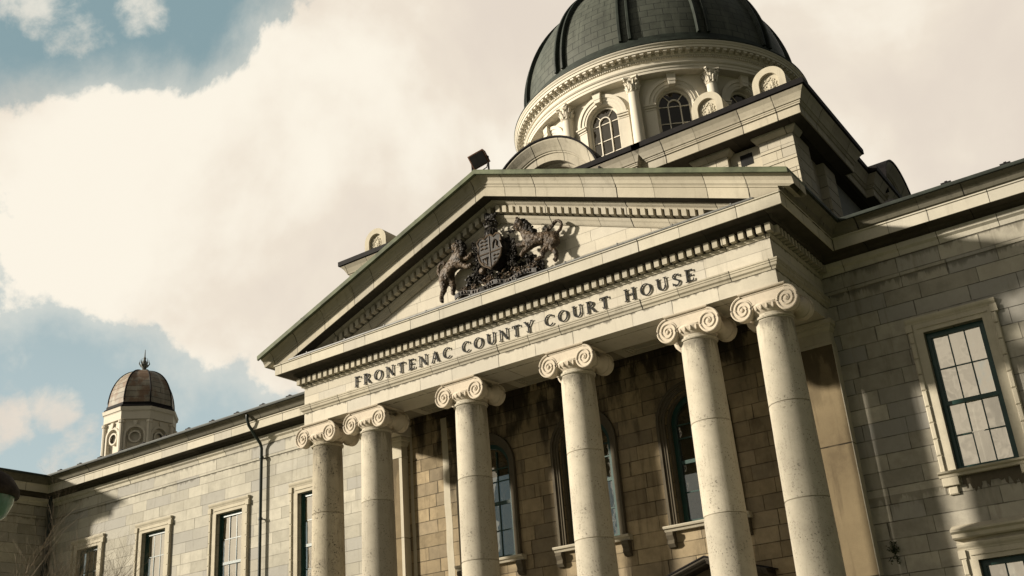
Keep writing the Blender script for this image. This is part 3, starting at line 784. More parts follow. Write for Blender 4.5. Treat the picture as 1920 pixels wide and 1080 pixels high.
# door hood
mb = MB()
mb.plan([(3.2 - 1.3, D), (3.2 + 1.3, D)], [(-.02, -5.75), (.25, -5.75), (.3, -5.68), (.5, -5.66), (.5, -5.56), (.55, -5.52), (-.02, -5.50)])
for dz, o in ((0, .0), (.09, .06)):
    mb.sweep([(3.2 - 1.45, D, -5.42 + dz * .6), (3.2, D, -4.98 + dz * .6), (3.2 + 1.45, D, -5.42 + dz * .6)], [((0, -1, 0), (0, 0, 1))] * 3, [(-.02, -.08), (.46 + o, -.08), (.50 + o, -.04), (.50 + o, 0), (-.02, 0)])
hd = part(mb, 'door_hood', 'soot_shade')
mb = MB(); mb.sweep([(3.2 - 1.52, D, -5.38), (3.2, D, -4.91), (3.2 + 1.52, D, -5.38)], [((0, -1, 0), (0, 0, 1))] * 3, [(-.02, 0), (.58, 0), (.58, .03), (-.02, .03)]); mb.build('hood_flashing', 'lead', hd)
mb = MB(); mb.box(3.2 - .95, 3.2 + .95, D - .06, D, podZ, -5.75); mb.box(3.2 - .62, 3.2 + .62, D - .09, D - .055, podZ + .02, -6.2)
dr = part(mb, 'entrance_door', 'green')

# ------------------------------------------------------------------ coat of arms
arms = partempty('coat_of_arms'); arms['label'] = 'blackened royal coat of arms with lion, unicorn and quartered shield'
def skin(name, pts, edges, mat, parent, sub=2):
    """pts: (x, y, z, r)"""
    me = bpy.data.meshes.new(name); me.from_pydata([(p[0], p[1], p[2] + ZO) for p in pts], edges, []); me.materials.append(M[mat])
    o = bpy.data.objects.new(name, me); COL.objects.link(o); o.parent = parent
    o.modifiers.new('Skin', 'SKIN'); sm = o.modifiers.new('Subdivision', 'SUBSURF'); sm.levels = sub; sm.render_levels = sub
    if not me.skin_vertices: me.skin_vertices.new()
    for i, p in enumerate(pts):
        me.skin_vertices[0].data[i].radius = (p[3] * 1.5, p[3] * 1.5); me.skin_vertices[0].data[i].use_root = (i == 0)
    sm.levels = sm.render_levels = 3
    if 'dtex' not in bpy.data.textures:
        tx = bpy.data.textures.new('dtex', 'CLOUDS'); tx.noise_scale = .055; tx.noise_depth = 3
    dm = o.modifiers.new('Carving', 'DISPLACE'); dm.texture = bpy.data.textures['dtex']; dm.strength = .05; dm.mid_level = .5; dm.texture_coords = 'LOCAL'
    for pl in me.polygons: pl.use_smooth = True
    return o
def lump(mb, x, y, z, r, sy=.7, n=1):
    mb.lathe([(r * math.sin(PI * k / 6), -r * math.cos(PI * k / 6)) for k in range(7)], (x, y, z), 8)
yb = -.10
# lion: rump, body, chest, neck, head, muzzle, legs, tail
P = [(-1.72, yb, 2.84, .13), (-1.60, yb - .02, 2.98, .12), (-1.42, yb - .04, 3.08, .115), (-1.22, yb - .06, 3.20, .14), (-1.16, yb - .08, 3.38, .13), (-1.20, yb - .16, 3.52, .11), (-1.30, yb - .26, 3.47, .062),
     (-1.78, yb - .04, 2.66, .10), (-1.70, yb - .10, 2.48, .06), (-1.84, yb - .06, 2.32, .045), (-1.83, yb - .08, 2.16, .04), (-1.76, yb - .14, 2.12, .035),
     (-1.58, yb + .04, 2.66, .07), (-1.46, yb - .02, 2.48, .05), (-1.52, yb, 2.30, .04), (-1.44, yb - .06, 2.26, .035),
     (-1.05, yb - .08, 3.14, .065), (-.86, yb - .10, 3.10, .045), (-.74, yb - .10, 3.20, .04),
     (-1.08, yb - .05, 2.96, .06), (-.90, yb - .10, 2.84, .045), (-.76, yb - .10, 2.88, .04),
     (-1.86, yb, 2.90, .035), (-1.96, yb, 3.02, .028), (-1.93, yb - .02, 3.20, .026), (-1.78, yb - .04, 3.28, .028), (-1.66, yb - .06, 3.20, .03), (-1.70, yb - .08, 3.10, .045)]
Ed = [(0, 1), (1, 2), (2, 3), (3, 4), (4, 5), (5, 6), (0, 7), (7, 8), (8, 9), (9, 10), (10, 11), (0, 12), (12, 13), (13, 14), (14, 15), (3, 16), (16, 17), (17, 18), (3, 19), (19, 20), (20, 21), (0, 22), (22, 23), (23, 24), (24, 25), (25, 26), (26, 27)]
lion = skin('lion', P, Ed, 'bronzeb', arms)
mb = MB()
for i in range(80):
    a = rnd.uniform(0, 2 * PI); rr = rnd.uniform(.08, .20); lump(mb, -1.12 + rr * math.cos(a) * .9, yb - .08 - rnd.random() * .12, 3.36 + rr * math.sin(a) * 1.35, rnd.uniform(.04, .065))
for q in ((-1.38, 3.5), (-1.12, 3.62)): lump(mb, q[0], yb - .22, q[1], .035)
mb.build('mane', 'bronze', lion)
mb = MB()
for k in range(6): mb.tube([(-1.60 + .07 * k, yb - .12, 3.07 + .03 * k), (-1.59 + .07 * k, yb - .155, 2.99 + .03 * k), (-1.57 + .07 * k, yb - .13, 2.90 + .03 * k)], .012, 5)
mb.build('ribs', 'bronzeb', lion)
# unicorn
P = [(1.66, yb, 2.86, .13), (1.48, yb - .02, 2.90, .115), (1.28, yb - .04, 2.92, .11), (1.06, yb - .06, 2.98, .135), (.96, yb - .08, 3.16, .11), (.90, yb - .12, 3.34, .09), (.80, yb - .20, 3.44, .07), (.72, yb - .26, 3.36, .05),
     (1.74, yb - .04, 2.68, .09), (1.62, yb - .10, 2.54, .055), (1.76, yb - .08, 2.40, .042), (1.74, yb - .08, 2.22, .038), (1.68, yb - .10, 2.16, .04),
     (1.46, yb + .02, 2.66, .065), (1.34, yb - .06, 2.52, .048), (1.36, yb - .04, 2.42, .035), (1.12, yb - .10, 2.38, .035),
     (.90, yb - .06, 2.92, .06), (.76, yb - .10, 2.90, .04), (.64, yb - .10, 2.98, .035), (.96, yb - .06, 2.78, .055), (.82, yb - .10, 2.70, .04), (.74, yb - .10, 2.60, .035),
     (1.80, yb, 2.94, .032), (1.92, yb, 3.02, .028), (1.95, yb, 3.16, .028), (1.86, yb - .02, 3.26, .028), (1.74, yb - .02, 3.22, .03), (1.64, yb - .04, 3.10, .032), (1.52, yb - .06, 3.06, .04), (.84, yb - .30, 3.62, .016)]
Ed = [(0, 1), (1, 2), (2, 3), (3, 4), (4, 5), (5, 6), (6, 7), (0, 8), (8, 9), (9, 10), (10, 11), (11, 12), (0, 13), (13, 14), (14, 15), (15, 16), (3, 17), (17, 18), (18, 19), (3, 20), (20, 21), (21, 22), (0, 23), (23, 24), (24, 25), (25, 26), (26, 27), (27, 28), (28, 29), (6, 30)]
uni = skin('unicorn', P, Ed, 'bronzeb', arms)
mb = MB()
for i in range(90):
    t = rnd.random(); lump(mb, .92 + .26 * t + rnd.uniform(-.07, .07), yb - .06 - rnd.random() * .14, 3.52 - .42 * t + rnd.uniform(-.06, .06), rnd.uniform(.03, .055))
for i in range(9): lump(mb, 1.50 + rnd.uniform(-.06, .06), yb - .05, 3.12 + rnd.uniform(-.05, .08), .035)
mb.build('mane', 'bronze', uni)
mb = MB()
for k in range(7): mb.tube([(1.16 + .06 * k, yb - .13, 3.03 - .01 * k), (1.17 + .06 * k, yb - .16, 2.94 - .01 * k), (1.19 + .06 * k, yb - .13, 2.85 - .01 * k)], .011, 5)
mb.build('ribs', 'bronzeb', uni)
# shield
def shield(s, cx=-.12, cz=2.99):
    h = [(-.36, .33), (-.30, .40), (-.22, .42), (-.13, .37), (-.06, .43), (0, .45), (.06, .43), (.13, .37), (.22, .42), (.30, .40), (.36, .33), (.33, .20), (.35, .0), (.31, -.18), (.20, -.33), (.06, -.41), (0, -.47), (-.06, -.41), (-.20, -.33), (-.31, -.18), (-.35, 0), (-.33, .20)]
    return [(cx + a * s, cz + b * s) for a, b in h]
mb = MB(); mb.extrude(shield(1.0), yb - .20, yb + .15); sh = mb.build('shield', 'bronze', arms)
mb = MB(); o = shield(1.04); pts = [(a, yb - .20, b) for a, b in o] + [(o[0][0], yb - .20, o[0][1])]; mb.tube(pts, .028, 6)
mb.tube([(-.12, yb - .205, 3.42), (-.12, yb - .205, 2.54)], .018, 6); mb.tube([(-.46, yb - .206, 2.96), (.22, yb - .206, 2.96)], .018, 6)
mb.build('rim', 'bronzeb', sh)
mb = MB()
for z in (3.30, 3.20, 3.10): mb.tube([(-.40, yb - .21, z), (-.33, yb - .225, z + .03), (-.26, yb - .215, z), (-.19, yb - .22, z + .02)], .014, 5)      # three walking beasts
for z in (2.83, 2.73, 2.63): mb.tube([(-.02, yb - .21, z), (.04, yb - .225, z + .03), (.10, yb - .215, z), (.15 - (.05 if z < 2.7 else 0), yb - .22, z + .02)], .014, 5)
mb.tube([(-.02, yb - .21, 3.05), (.0, yb - .22, 3.18), (.06, yb - .22, 3.28), (.12, yb - .22, 3.20), (.10, yb - .22, 3.08), (.16, yb - .21, 3.03)], .016, 5)
mb.tube([(-.24, yb - .21, 2.68), (-.20, yb - .22, 2.86), (-.36, yb - .22, 2.84), (-.36, yb - .22, 2.74), (-.22, yb - .21, 2.64)], .014, 5)
for i in range(4): mb.tube([(-.34 + .04 * i, yb - .212, 2.86 - .01 * i), (-.22, yb - .215, 2.74 - .03 * i)], .008, 4)
mb.build('charges', 'bronzeb', sh)
# helm, crown and crest
mb = MB(); mb.lathe([(.10, 0), (.17, .02), (.18, .10), (.15, .20), (.10, .25)], (-.13, yb - .05, 3.42), 16)
for k in range(9):
    a = PI + PI * k / 8; x, y = -.13 + .18 * math.cos(a), yb - .05 + .18 * math.sin(a)
    mb.tube([(x, y, 3.47), (x * 1.0, y, 3.62)], .012, 5)
hm = mb.build('helm', 'bronze', arms)
mb = MB(); mb.lathe([(.13, 0), (.16, .01), (.16, .06), (.13, .07)], (-.13, yb - .06, 3.68), 16)
for k in range(8):
    a = 2 * PI * k / 8; c, s = math.cos(a), math.sin(a)
    mb.tube([(-.13 + .15 * c, yb - .06 + .15 * s, 3.74), (-.13 + .19 * c, yb - .06 + .19 * s, 3.85), (-.13 + .12 * c, yb - .06 + .12 * s, 3.93), (-.13, yb - .06, 3.91)], .018, 5)
    lump(mb, -.13 + .16 * c, yb - .06 + .16 * s, 3.78, .028)
lump(mb, -.13, yb - .06, 3.96, .04); mb.build('crown', 'bronze', arms)
skin('crest_lion', [(-.06, yb - .04, 4.03, .05), (-.14, yb - .05, 4.05, .045), (-.22, yb - .07, 4.08, .055), (-.25, yb - .12, 4.14, .05), (-.02, yb - .04, 3.95, .025), (-.22, yb - .06, 3.96, .025), (.04, yb - .04, 4.08, .02), (.09, yb - .04, 4.16, .018), (.02, yb - .05, 4.20, .022)], [(0, 1), (1, 2), (2, 3), (0, 4), (2, 5), (0, 6), (6, 7), (7, 8)], 'bronze', arms)
# mantling leaves on both sides, compartment below and motto ribbon
mb = MB()
for sx in (-1, 1):
    for i in range(60):
        t = rnd.random(); x = -.13 + sx * (.42 + .24 * rnd.random()); z = 2.45 + 1.05 * t
        r_ = rnd.uniform(.03, .065); p = []; a0 = rnd.uniform(0, 6.28)
        for k in range(7): a = a0 + k * .7; q = r_ * (1 - k * .10); p.append((x + q * math.cos(a), yb + .02 - .03 * rnd.random() - .01 * k, z + q * math.sin(a)))
        mb.tube(p, .022, 5)
mb.build('mantling', 'bronze', arms)
mb = MB()
for i in range(230):
    x = rnd.uniform(-1.35, 1.20); top = 3.40 - .75 * abs(x + .13) ** 1.1; z = rnd.uniform(2.05, max(2.3, top)); a0 = rnd.uniform(0, 6.28); r_ = rnd.uniform(.05, .10)
    p = [(x + r_ * (1 - k * .12) * math.cos(a0 + k * .8), .13 - .03 * k * rnd.random(), z + r_ * (1 - k * .12) * math.sin(a0 + k * .8)) for k in range(6)]; mb.tube(p, .03, 5)
mb.build('leaf_scrolls', 'bronze', arms)
mb = MB()
for i in range(95):
    x = rnd.uniform(-1.35, 1.15); z = 2.02 + rnd.random() * (.42 - .10 * abs(x)); a0 = rnd.uniform(0, 6.28); r_ = rnd.uniform(.04, .085); p = []
    for k in range(7): a = a0 + k * .75; q = r_ * (1 - k * .11); p.append((x + q * 1.4 * math.cos(a), yb + .0 - .05 * rnd.random() - .012 * k, z + q * math.sin(a)))
    mb.tube(p, .018, 5)
mb.lathe([(.0, -.03), (.05, -.03), (.085, 0), (.085, .1)], (-.46, yb - .14, 2.58), 14, axis='y'); 
mb.build('foliage_base', 'bronzeb', arms)
mb = MB(); pts = []
for i in range(31):
    x = -1.35 + 2.55 * i / 30; pts.append((x, yb - .16 - .02 * math.sin(i * .9), 2.10 + .05 * math.sin(i * .55)))
mb.add([(a, b, c - .06) for a, b, c in pts] + [(a, b, c + .06) for a, b, c in pts] + [(a, b + .04, c - .06) for a, b, c in pts] + [(a, b + .04, c + .06) for a, b, c in pts], [(i, i + 1, 32 + i, 31 + i) for i in range(30)] + [(62 + i, 63 + i, 94 + i, 93 + i) for i in range(30)] + [(31 + i, 32 + i, 94 + i, 93 + i) for i in range(30)] + [(i, i + 1, 63 + i, 62 + i) for i in range(30)])
mb.build('motto_ribbon', 'bronze', arms)
mb = MB()
for i in range(26):
    x = -1.2 + 2.2 * i / 25
    if i in (4, 8, 13, 16): continue
    k = (x + 1.35) / 2.55 * 30; z = 2.10 + .05 * math.sin(k * .55); mb.box(x - .008, x + .008, yb - .2, yb - .16, z - .035, z + .035)
    if i % 3: mb.box(x - .008, x + .03, yb - .199, yb - .16, z + (.02 if i % 2 else -.03), z + (.035 if i % 2 else -.015))
mb.build('motto_letters', 'bronzeb', arms)

# ------------------------------------------------------------------ attic block
YC = 11.35; AX = 7.0
mb = MB(); mb.box(-AX + .15, AX - .15, 3.4, 2 * YC - 3.4, 1.0, 5.29)
ab = part(mb, 'attic_block', 'attic')
mb = MB(); mb.box(AX - .15, AX - .1, 6.4, 2 * YC - 6.4, 1.2, 5.3); mb.build('rendered_panel', 'render', ab)
# rusticated piers
mb = MB()
def rust(x0, x1, y0, y1):
    z = 5.11; k = 0
    while z > 1.9:
        o = 0
        split = [x0, x0 + (x1 - x0) * (.45 if k % 2 else .62), x1]
        for a, b in zip(split[:-1], split[1:]): mb.box(a + .003, b - .003, y0, y1, z - .335, z)
        mb.box(x0 + .025, x1 - .025, y0 + .025, y1, z - .36, z - .33); z -= .36; k += 1
for sx in (-1, 1):
    for a, b in ((6.16, 7.07), (4.40, 5.27)):
        x0, x1 = sorted((sx * a, sx * b)); mb = MB(); rust(x0, x1, 3.1, 3.42); mb.build('rusticated_pier', 'attic', ab)
    x0, x1 = sorted((sx * 5.28, sx * 6.15)); mb = MB(); mb.box(x0, x1, 3.28, 3.42, 1.9, 5.2); mb.build('attic_panel', 'attic', ab)
for a, b in ((3.42, 4.3), (5.4, 6.3)):
    for x0, x1 in ((AX - .2, AX + .07), (-AX - .07, -AX + .2)):
        mb = MB(); z = 5.21; k = 0
        while z > 1.2:
            mb.box(x0, x1, a, a + (b - a) * (.5 if k % 2 else .65), z - .335, z); mb.box(x0, x1, a + (b - a) * (.5 if k % 2 else .65) + .005, b, z - .335, z)
            mb.box(x0 + .025, x1 - .025, a + .02, b - .02, z - .36, z - .33); z -= .36; k += 1
        mb.build('rusticated_pier', 'attic', ab)
for sx in (-1, 1):
    for a, b in ((6.16, 7.07), (4.40, 5.27)):
        x0, x1 = sorted((sx * a, sx * b)); mb = MB()
        mb.plan([(x0, 3.5), (x0, 3.1), (x1, 3.1), (x1, 3.5)], [(-.1, 5.115), (.03, 5.115), (.05, 5.13), (.12, 5.20), (.14, 5.23), (.14, 5.275), (-.1, 5.275)]); mb.build('pier_cap', 'mould', ab)
for sx in (-1, 1): mb = MB(); mb.box(sx * 5.72 - .17, sx * 5.72 + .17, 3.27, 3.3, 4.75, 5.08); mb.build('vent_opening', 'iron', ab)
# cornice with breaks, corner blocks project
c0, c1 = 3.78, 2.40; rec = .22
pf = 3.1; px = 7.0
front = [(-c0, pf), (-c0, pf + rec), (-c1, pf + rec), (-c1, pf), (c1, pf), (c1, pf + rec), (c0, pf + rec), (c0, pf)]
s0, s1 = 6.19, YC - 2.35
side = [(px, s0 + .0), (px - rec, s0), (px - rec, s1), (px, s1), (px, 2 * YC - s1), (px - rec, 2 * YC - s1), (px - rec, 2 * YC - s0), (px, 2 * YC - s0)]
pathA = [(-px, pf)] + front + [(px, pf)] + side + [(px, 2 * YC - pf), (-px, 2 * YC - pf)] + [(-x, y) for x, y in side[::-1]]
acor = [(-1.2, 5.30), (.49, 5.30), (.49, 5.27), (.52, 5.27), (.52, 5.50), (.56, 5.51), (.56, 5.54), (.58, 5.56), (.58, 5.59), (.61, 5.60), (.63, 5.65), (.69, 5.76), (.77, 5.855), (.77, 5.86), (-1.2, 5.86)]
mb = MB(); mb.plan(pathA, acor, closed=True); 
ac = part(mb, 'attic_cornice', 'mould')
mb = MB(); mb.plan(pathA, [(-1.2, 5.278), (.485, 5.278), (.485, 5.298), (-1.2, 5.298)], closed=True); mb.build('soffit', 'soot_shade', ac)  # dark slab paints the deep shadow below the attic corona
mb = MB(); mb.plan(pathA, [(-1.2, 5.86), (.775, 5.86), (.82, 5.88), (.82, 6.03), (.78, 6.04), (-1.2, 6.08)], closed=True)
mb.box(-px + .8, px - .8, pf + .8, 2 * YC - pf - .8, 6.0, 6.15)
mb.build('roof_edge', 'lead', ac)
# arched gables on front, right and left
def gable(rot, dist, name_label):
    tf = lambda x, y, z: (x * math.cos(rot) - (y - dist) * math.sin(rot) * 1. + 0, 0, z)
    ca, sa = math.cos(rot), math.sin(rot)
    def tf(x, y, z):                     # local: x along face, y outward negative from centre of block
        return (x * ca - y * sa, YC + x * sa + y * ca, z)
    g = MB(tf); Y0 = -dist; cz = 5.50
    def band(prof, zb=5.93):
        # sweep profile (out, radial) round the arch
        a0 = math.asin(max(-1, min(1, (zb - cz) / 1.9))); n = 28; pth = []; fr = []
        for i in range(n + 1):
            a = a0 + (PI - 2 * a0) * i / n; pth.append((0, Y0, cz)); fr.append(((0, -1, 0), (math.cos(a), 0, math.sin(a))))
        g.sweep(pth, fr, prof, smooth=False)
    band([(-.9, 1.30), (.40, 1.30), (.40, 1.52), (.44, 1.53), (.44, 1.57), (.47, 1.58), (.52, 1.66), (.60, 1.76), (.66, 1.84), (.66, 1.88), (-.9, 1.88)], 5.6)
    band([(-.5, 1.22), (.10, 1.22), (.16, 1.26), (.18, 1.31), (-.5, 1.31)], 5.6)
    g.poly([(-1.25, 5.5)] + arc(0, cz, 1.25, PI, 0, 20)[0:] , [], Y0 + .25)
    o = part(g, 'arched_gable', 'mould'); o['label'] = name_label
    h = MB(tf)
    a0 = .1; n = 28; g2 = [];
    h.sweep([(0, Y0, cz)] * (n + 1), [((0, -1, 0), (math.cos(a0 + (PI - 2 * a0) * i / n), 0, math.sin(a0 + (PI - 2 * a0) * i / n))) for i in range(n + 1)], [(-2.4, 1.88), (.68, 1.88), (.70, 1.90), (.70, 1.94), (-2.4, 1.94)])
    h.build('gable_roof', 'lead', o)
    return o
gable(0, YC - 3.05, 'arched gable above the pediment'); gable(PI / 2, 7.0 + .05, 'arched gable on the right side of the attic'); gable(-PI / 2, 7.0 + .05, 'arched gable on the left side of the attic')
# acroteria
acr = None
for x, l in ((6.78, 'round headed stone block on the right corner of the attic'), (5.02, 'round headed stone block beside the corner one'), (-6.78, 'round headed stone block on the left corner of the attic')):
    if acr is None:
        a = MB(); r_ = .45; zc_ = 6.66
        def slab(mb, r0, y0, y1, hole=None):
            o = archloop(0, zc_, r0, 6.06, 20)
            if hole: mb.poly(o, [archloop(0, zc_, hole, 6.12, 18)], y0, .10)
            else: mb.extrude(o, y0, y1)
        slab(a, r_, 2.92, 3.6, .27)
        o = archloop(0, zc_, r_, 6.06, 20); n = len(o)
        a.add([(x_, 2.92, z_) for x_, z_ in o] + [(x_, 3.62, z_) for x_, z_ in o], [(i, (i + 1) % n, n + (i + 1) % n, n + i) for i in range(n)], False)
        a.poly(archloop(0, zc_, .28, 6.11, 18), [], 3.02); a.poly(o, [], 3.62)
        acr = part(a, 'acroterion', 'surround'); acr.location = (x, -D, 0)
        b = MB()
        for k in range(26):
            t = 2 * PI * k / 26; rr = .15 + .03 * math.sin(k * 2.3); lump(b, rr * math.cos(t), 3.025, zc_ - .06 + rr * 1.2 * math.sin(t), .032)
        for k in range(8): lump(b, rnd.uniform(-.08, .08), 3.03, zc_ - .06 + rnd.uniform(-.1, .1), .045)
        b.build('wreath', 'surround', acr)
        acr['label'] = l
    else:
        c = copy_tree(acr, house, (x - 6.78, 0, 0))
        if l: c['label'] = l

# ------------------------------------------------------------------ drum and dome
RW = 4.72
def cyl(th):
    def f(s, y, z):
        a = th + s / RW; r = RW - y
        return (r * math.sin(a), YC - r * math.cos(a), z)
    return f
zs_, ro = 10.10, .58; zb_, zt_ = 8.55, 11.25; half = RW * R(15)
wall = MB(); 
dz = []
for b in range(12):
    th = R(30 * b); wall.tf = cyl(th); ss = sorted(set([-half + 2 * half * i / 24 for i in range(25)] + [-ro, ro] + [ro * math.sin(PI / 2 * k / 8) for k in range(-7, 8)]))
    for s0_, s1_ in zip(ss[:-1], ss[1:]):
        m_ = (s0_ + s1_) / 2
        if abs(m_) < ro:
            q = lambda s: zs_ + math.sqrt(max(0, ro * ro - s * s))
            wall.add([(s0_, 0, q(s0_)), (s1_, 0, q(s1_)), (s1_, 0, zt_), (s0_, 0, zt_)], [(0, 1, 2, 3)])
            wall.add([(s0_, 0, q(s0_)), (s1_, 0, q(s1_)), (s1_, .3, q(s1_)), (s0_, .3, q(s0_))], [(0, 1, 2, 3)])
            wall.add([(s0_, 0, 6.0), (s1_, 0, 6.0), (s1_, 0, zb_), (s0_, 0, zb_)], [(0, 1, 2, 3)])
            wall.add([(s0_, 0, zb_), (s1_, 0, zb_), (s1_, .3, zb_), (s0_, .3, zb_)], [(0, 1, 2, 3)])
        else: wall.add([(s0_, 0, 6.0), (s1_, 0, 6.0), (s1_, 0, zt_), (s0_, 0, zt_)], [(0, 1, 2, 3)])
    for sx in (-ro, ro): wall.add([(sx, 0, zb_), (sx, .3, zb_), (sx, .3, zs_), (sx, 0, zs_)], [(0, 1, 2, 3)])
drum = part(wall, 'drum', 'white')
proto = {}
def arch_tf(mb, r0, r1, z0, y0, y1, n=20): archband(mb, 0, zs_, r0, r1, z0, y0, y1, n)
for b in range(12):
    th = R(30 * b)
    if th > PI: th -= 2 * PI
    t = cyl(th)
    w = MB(t)
    arch_tf(w, .51, .585, zb_, .16, .26); w.box(-.52, .52, .16, .26, zb_, zb_ + .08)
    arch_tf(w, .19, .225, zb_, .17, .23)                                          # inner arch of the glazing
    for k in (50, 130):
        a = R(k); w.tube([(.20 * math.cos(a), .20, zs_ + .20 * math.sin(a)), (.54 * math.cos(a), .20, zs_ + .54 * math.sin(a))], .016, 5)
    for z in (zs_ - .02, 9.45, 8.95): w.box(-.54, .54, .185, .215, z - .014, z + .014)
    o = part(w, 'drum_window', 'whitetrim')
    g = MB(t); lp = archloop(0, zs_, .56, zb_, 16); g.extrude(lp, .21, .214); g.build('pane', 'glassd', o)
    a_ = MB(t)
    arch_tf(a_, .60, .68, zs_, -.035, .02); arch_tf(a_, .68, .80, zs_, -.06, .02); arch_tf(a_, .80, .92, zs_, -.10, .02)
    for sx in (-1, 1):
        x0, x1 = sorted((sx * .60, sx * .97)); a_.box(x0, x1, -.04, .02, 6.2, zs_ - .12)
        a_.box(x0 - .01, x1 + .01, -.13, .02, zs_ - .05, zs_ + .0); a_.box(x0, x1, -.09, .02, zs_ - .12, zs_ - .05); a_.box(x0, x1, -.06, .02, zs_ - .20, zs_ - .165)
    a_.extrude([(-.10, zs_ + .60), (.10, zs_ + .60), (.15, 11.22), (-.15, 11.22)], -.20, .0)
    a_.extrude([(-.115, zs_ + .72), (.115, zs_ + .72), (.165, 11.19), (-.165, 11.19)], -.215, -.19)
    a_.box(-.62, .62, -.12, .2, zb_ - .12, zb_)
    a_.build('archivolt', 'white', o)
# corinthian columns
colp = None
for b in range(12):
    th = R(15 + 30 * b); x, y = 4.93 * math.sin(th), YC - 4.93 * math.cos(th)
    if colp is None:
        m_ = MB(); m_.lathe([(.20, 7.0), (.20, 7.1), (.195, 8.2), (.185, 9.4), (.168, 10.56), (.175, 10.57), (.195, 10.59), (.175, 10.61)], (0, 0, 0), 24)
        m_.box(-.10, .10, .08, .28, 7.0, 10.9)
        colp = part(m_, 'drum_column', 'white'); colp.location = (x, y - D, 0); colp.rotation_euler = (0, 0, th)
        c = MB(); c.lathe([(.16, 10.60), (.17, 10.75), (.19, 10.95), (.23, 11.05), (.0, 11.06)], (0, 0, 0), 16)
        for row, (z0, h, n_, r_) in enumerate(((10.61, .22, 8, .175), (10.68, .30, 8, .18))):
            for k in range(n_):
                a = 2 * PI * (k + .5 * row) / n_; ca, sa = math.cos(a), math.sin(a)
                pts = [(r_ * ca, r_ * sa, z0), ((r_ + .02) * ca, (r_ + .02) * sa, z0 + h * .6), ((r_ + .07) * ca, (r_ + .07) * sa, z0 + h), ((r_ + .10) * ca, (r_ + .10) * sa, z0 + h * .86)]
                c.tube(pts, [.035, .045, .032, .022], 6)
        for k in range(4):
            a = PI / 4 + PI / 2 * k; ca, sa = math.cos(a), math.sin(a)
            c.tube([(.19 * ca, .19 * sa, 10.88), (.25 * ca, .25 * sa, 11.02), (.32 * ca, .32 * sa, 11.03), (.32 * ca, .32 * sa, 10.96), (.28 * ca, .28 * sa, 10.97)], .03, 6)
        ou = []
        for k in range(4):
            a = PI / 4 + PI / 2 * k; ou += [(.35 * math.cos(a - .1), .35 * math.sin(a - .1)), (.35 * math.cos(a + .1), .35 * math.sin(a + .1)), (.20 * math.cos(a + PI / 4), .20 * math.sin(a + PI / 4))]
        n = len(ou); c.add([(p[0], p[1], 11.05) for p in ou] + [(p[0], p[1], 11.10) for p in ou], [tuple(range(n)), tuple(range(n, 2 * n))] + [(i, (i + 1) % n, n + (i + 1) % n, n + i) for i in range(n)])
        cc = c.build('capital', 'white', colp)
    else:
        q = colp.copy(); COL.objects.link(q); q.parent = house; q.location = (x, y - D, 0); q.rotation_euler = (0, 0, th)
        c = cc.copy(); COL.objects.link(c); c.parent = q
# drum entablature
mb = MB()
mb.lathe([(4.6, 11.10), (5.09, 11.10), (5.09, 11.20), (5.11, 11.20), (5.11, 11.29), (5.14, 11.30), (5.17, 11.34), (5.17, 11.37), (5.07, 11.38), (5.07, 11.545), (5.09, 11.55), (5.09, 11.62), (5.13, 11.63), (5.15, 11.66), (5.15, 11.76), (5.37, 11.765), (5.37, 11.85), (5.40, 11.86), (5.41, 11.90), (5.45, 11.94), (5.46, 11.97), (5.2, 12.0)], (0, YC, 0), 144, smooth=True)
en = mb.build('drum_cornice', 'white', drum, angle=25)
mb = MB()
for i in range(132):
    a = 2 * PI * (i + .5) / 132
    Mx = Matrix.Translation((0, YC, 0)) @ Matrix.Rotation(a, 4, 'Z')
    mb.box(-.062, .062, -5.34, -5.13, 11.70, 11.762, Mx); mb.box(-.05, .05, -5.24, -5.13, 11.665, 11.70, Mx)
mb.build('modillion_course', 'whitetrim', drum)
mb = MB()
for i in range(396):
    a = 2 * PI * (i + .5) / 396; Mx = Matrix.Translation((0, YC, 0)) @ Matrix.Rotation(a, 4, 'Z')
    mb.box(-.022, .022, -5.125, -5.08, 11.56, 11.615, Mx)
mb.build('dentil_course', 'whitetrim', drum)
mb = MB(); mb.lathe([(5.0, 12.0), (5.46, 11.972), (5.475, 11.99), (5.475, 12.02), (5.40, 12.06), (5.30, 12.10), (5.27, 12.20), (5.20, 12.22), (5.18, 12.30), (5.10, 12.36), (5.08, 12.46), (5.02, 12.50), (5.0, 12.60)], (0, YC, 0), 144)
mb.build('dome_base_ring', 'copperd', drum, angle=25)
mb = MB(); n = 26; RS = 4.95; prof = []
for i in range(n + 1):
    a = (PI / 2 - .10) * i / n; prof.append((RS * math.cos(a), 12.58 + RS * 1.04 * math.sin(a)))
mb.lathe(prof, (0, YC, 0), 144, uvscale=True)
dome = part(mb, 'dome', 'dome', angle=80)
rib = None
for b in range(12):
  for o_ in (-1.9, 1.9):
    th = R(15 + 30 * b + o_)
    if rib is None:
        m_ = MB(); vs = []; n = 30
        for i in range(n + 1):
            a = (PI / 2 - .12) * i / n
            r_ = RS * math.cos(a); z = 12.60 + RS * 1.04 * math.sin(a); nr, nz = math.cos(a), math.sin(a); hw = .055 * (1 - .45 * i / n)
            for s, o2 in ((-1, -.03), (-1, .13), (-.7, .15), (.7, .15), (1, .13), (1, -.03)): vs.append((s * hw, -(r_ + nr * o2), z + nz * o2))
        m_.add(vs, [(i * 6 + k, i * 6 + k + 1, i * 6 + k + 7, i * 6 + k + 6) for i in range(n) for k in range(5)] + [(0, 1, 2, 3, 4, 5)], False)
        rib = m_.build('rib', 'copperd', dome); rib.location = (0, YC, 0); rib.rotation_euler = (0, 0, th)
    else:
        q = rib.copy(); COL.objects.link(q); q.parent = dome; q.rotation_euler = (0, 0, th)
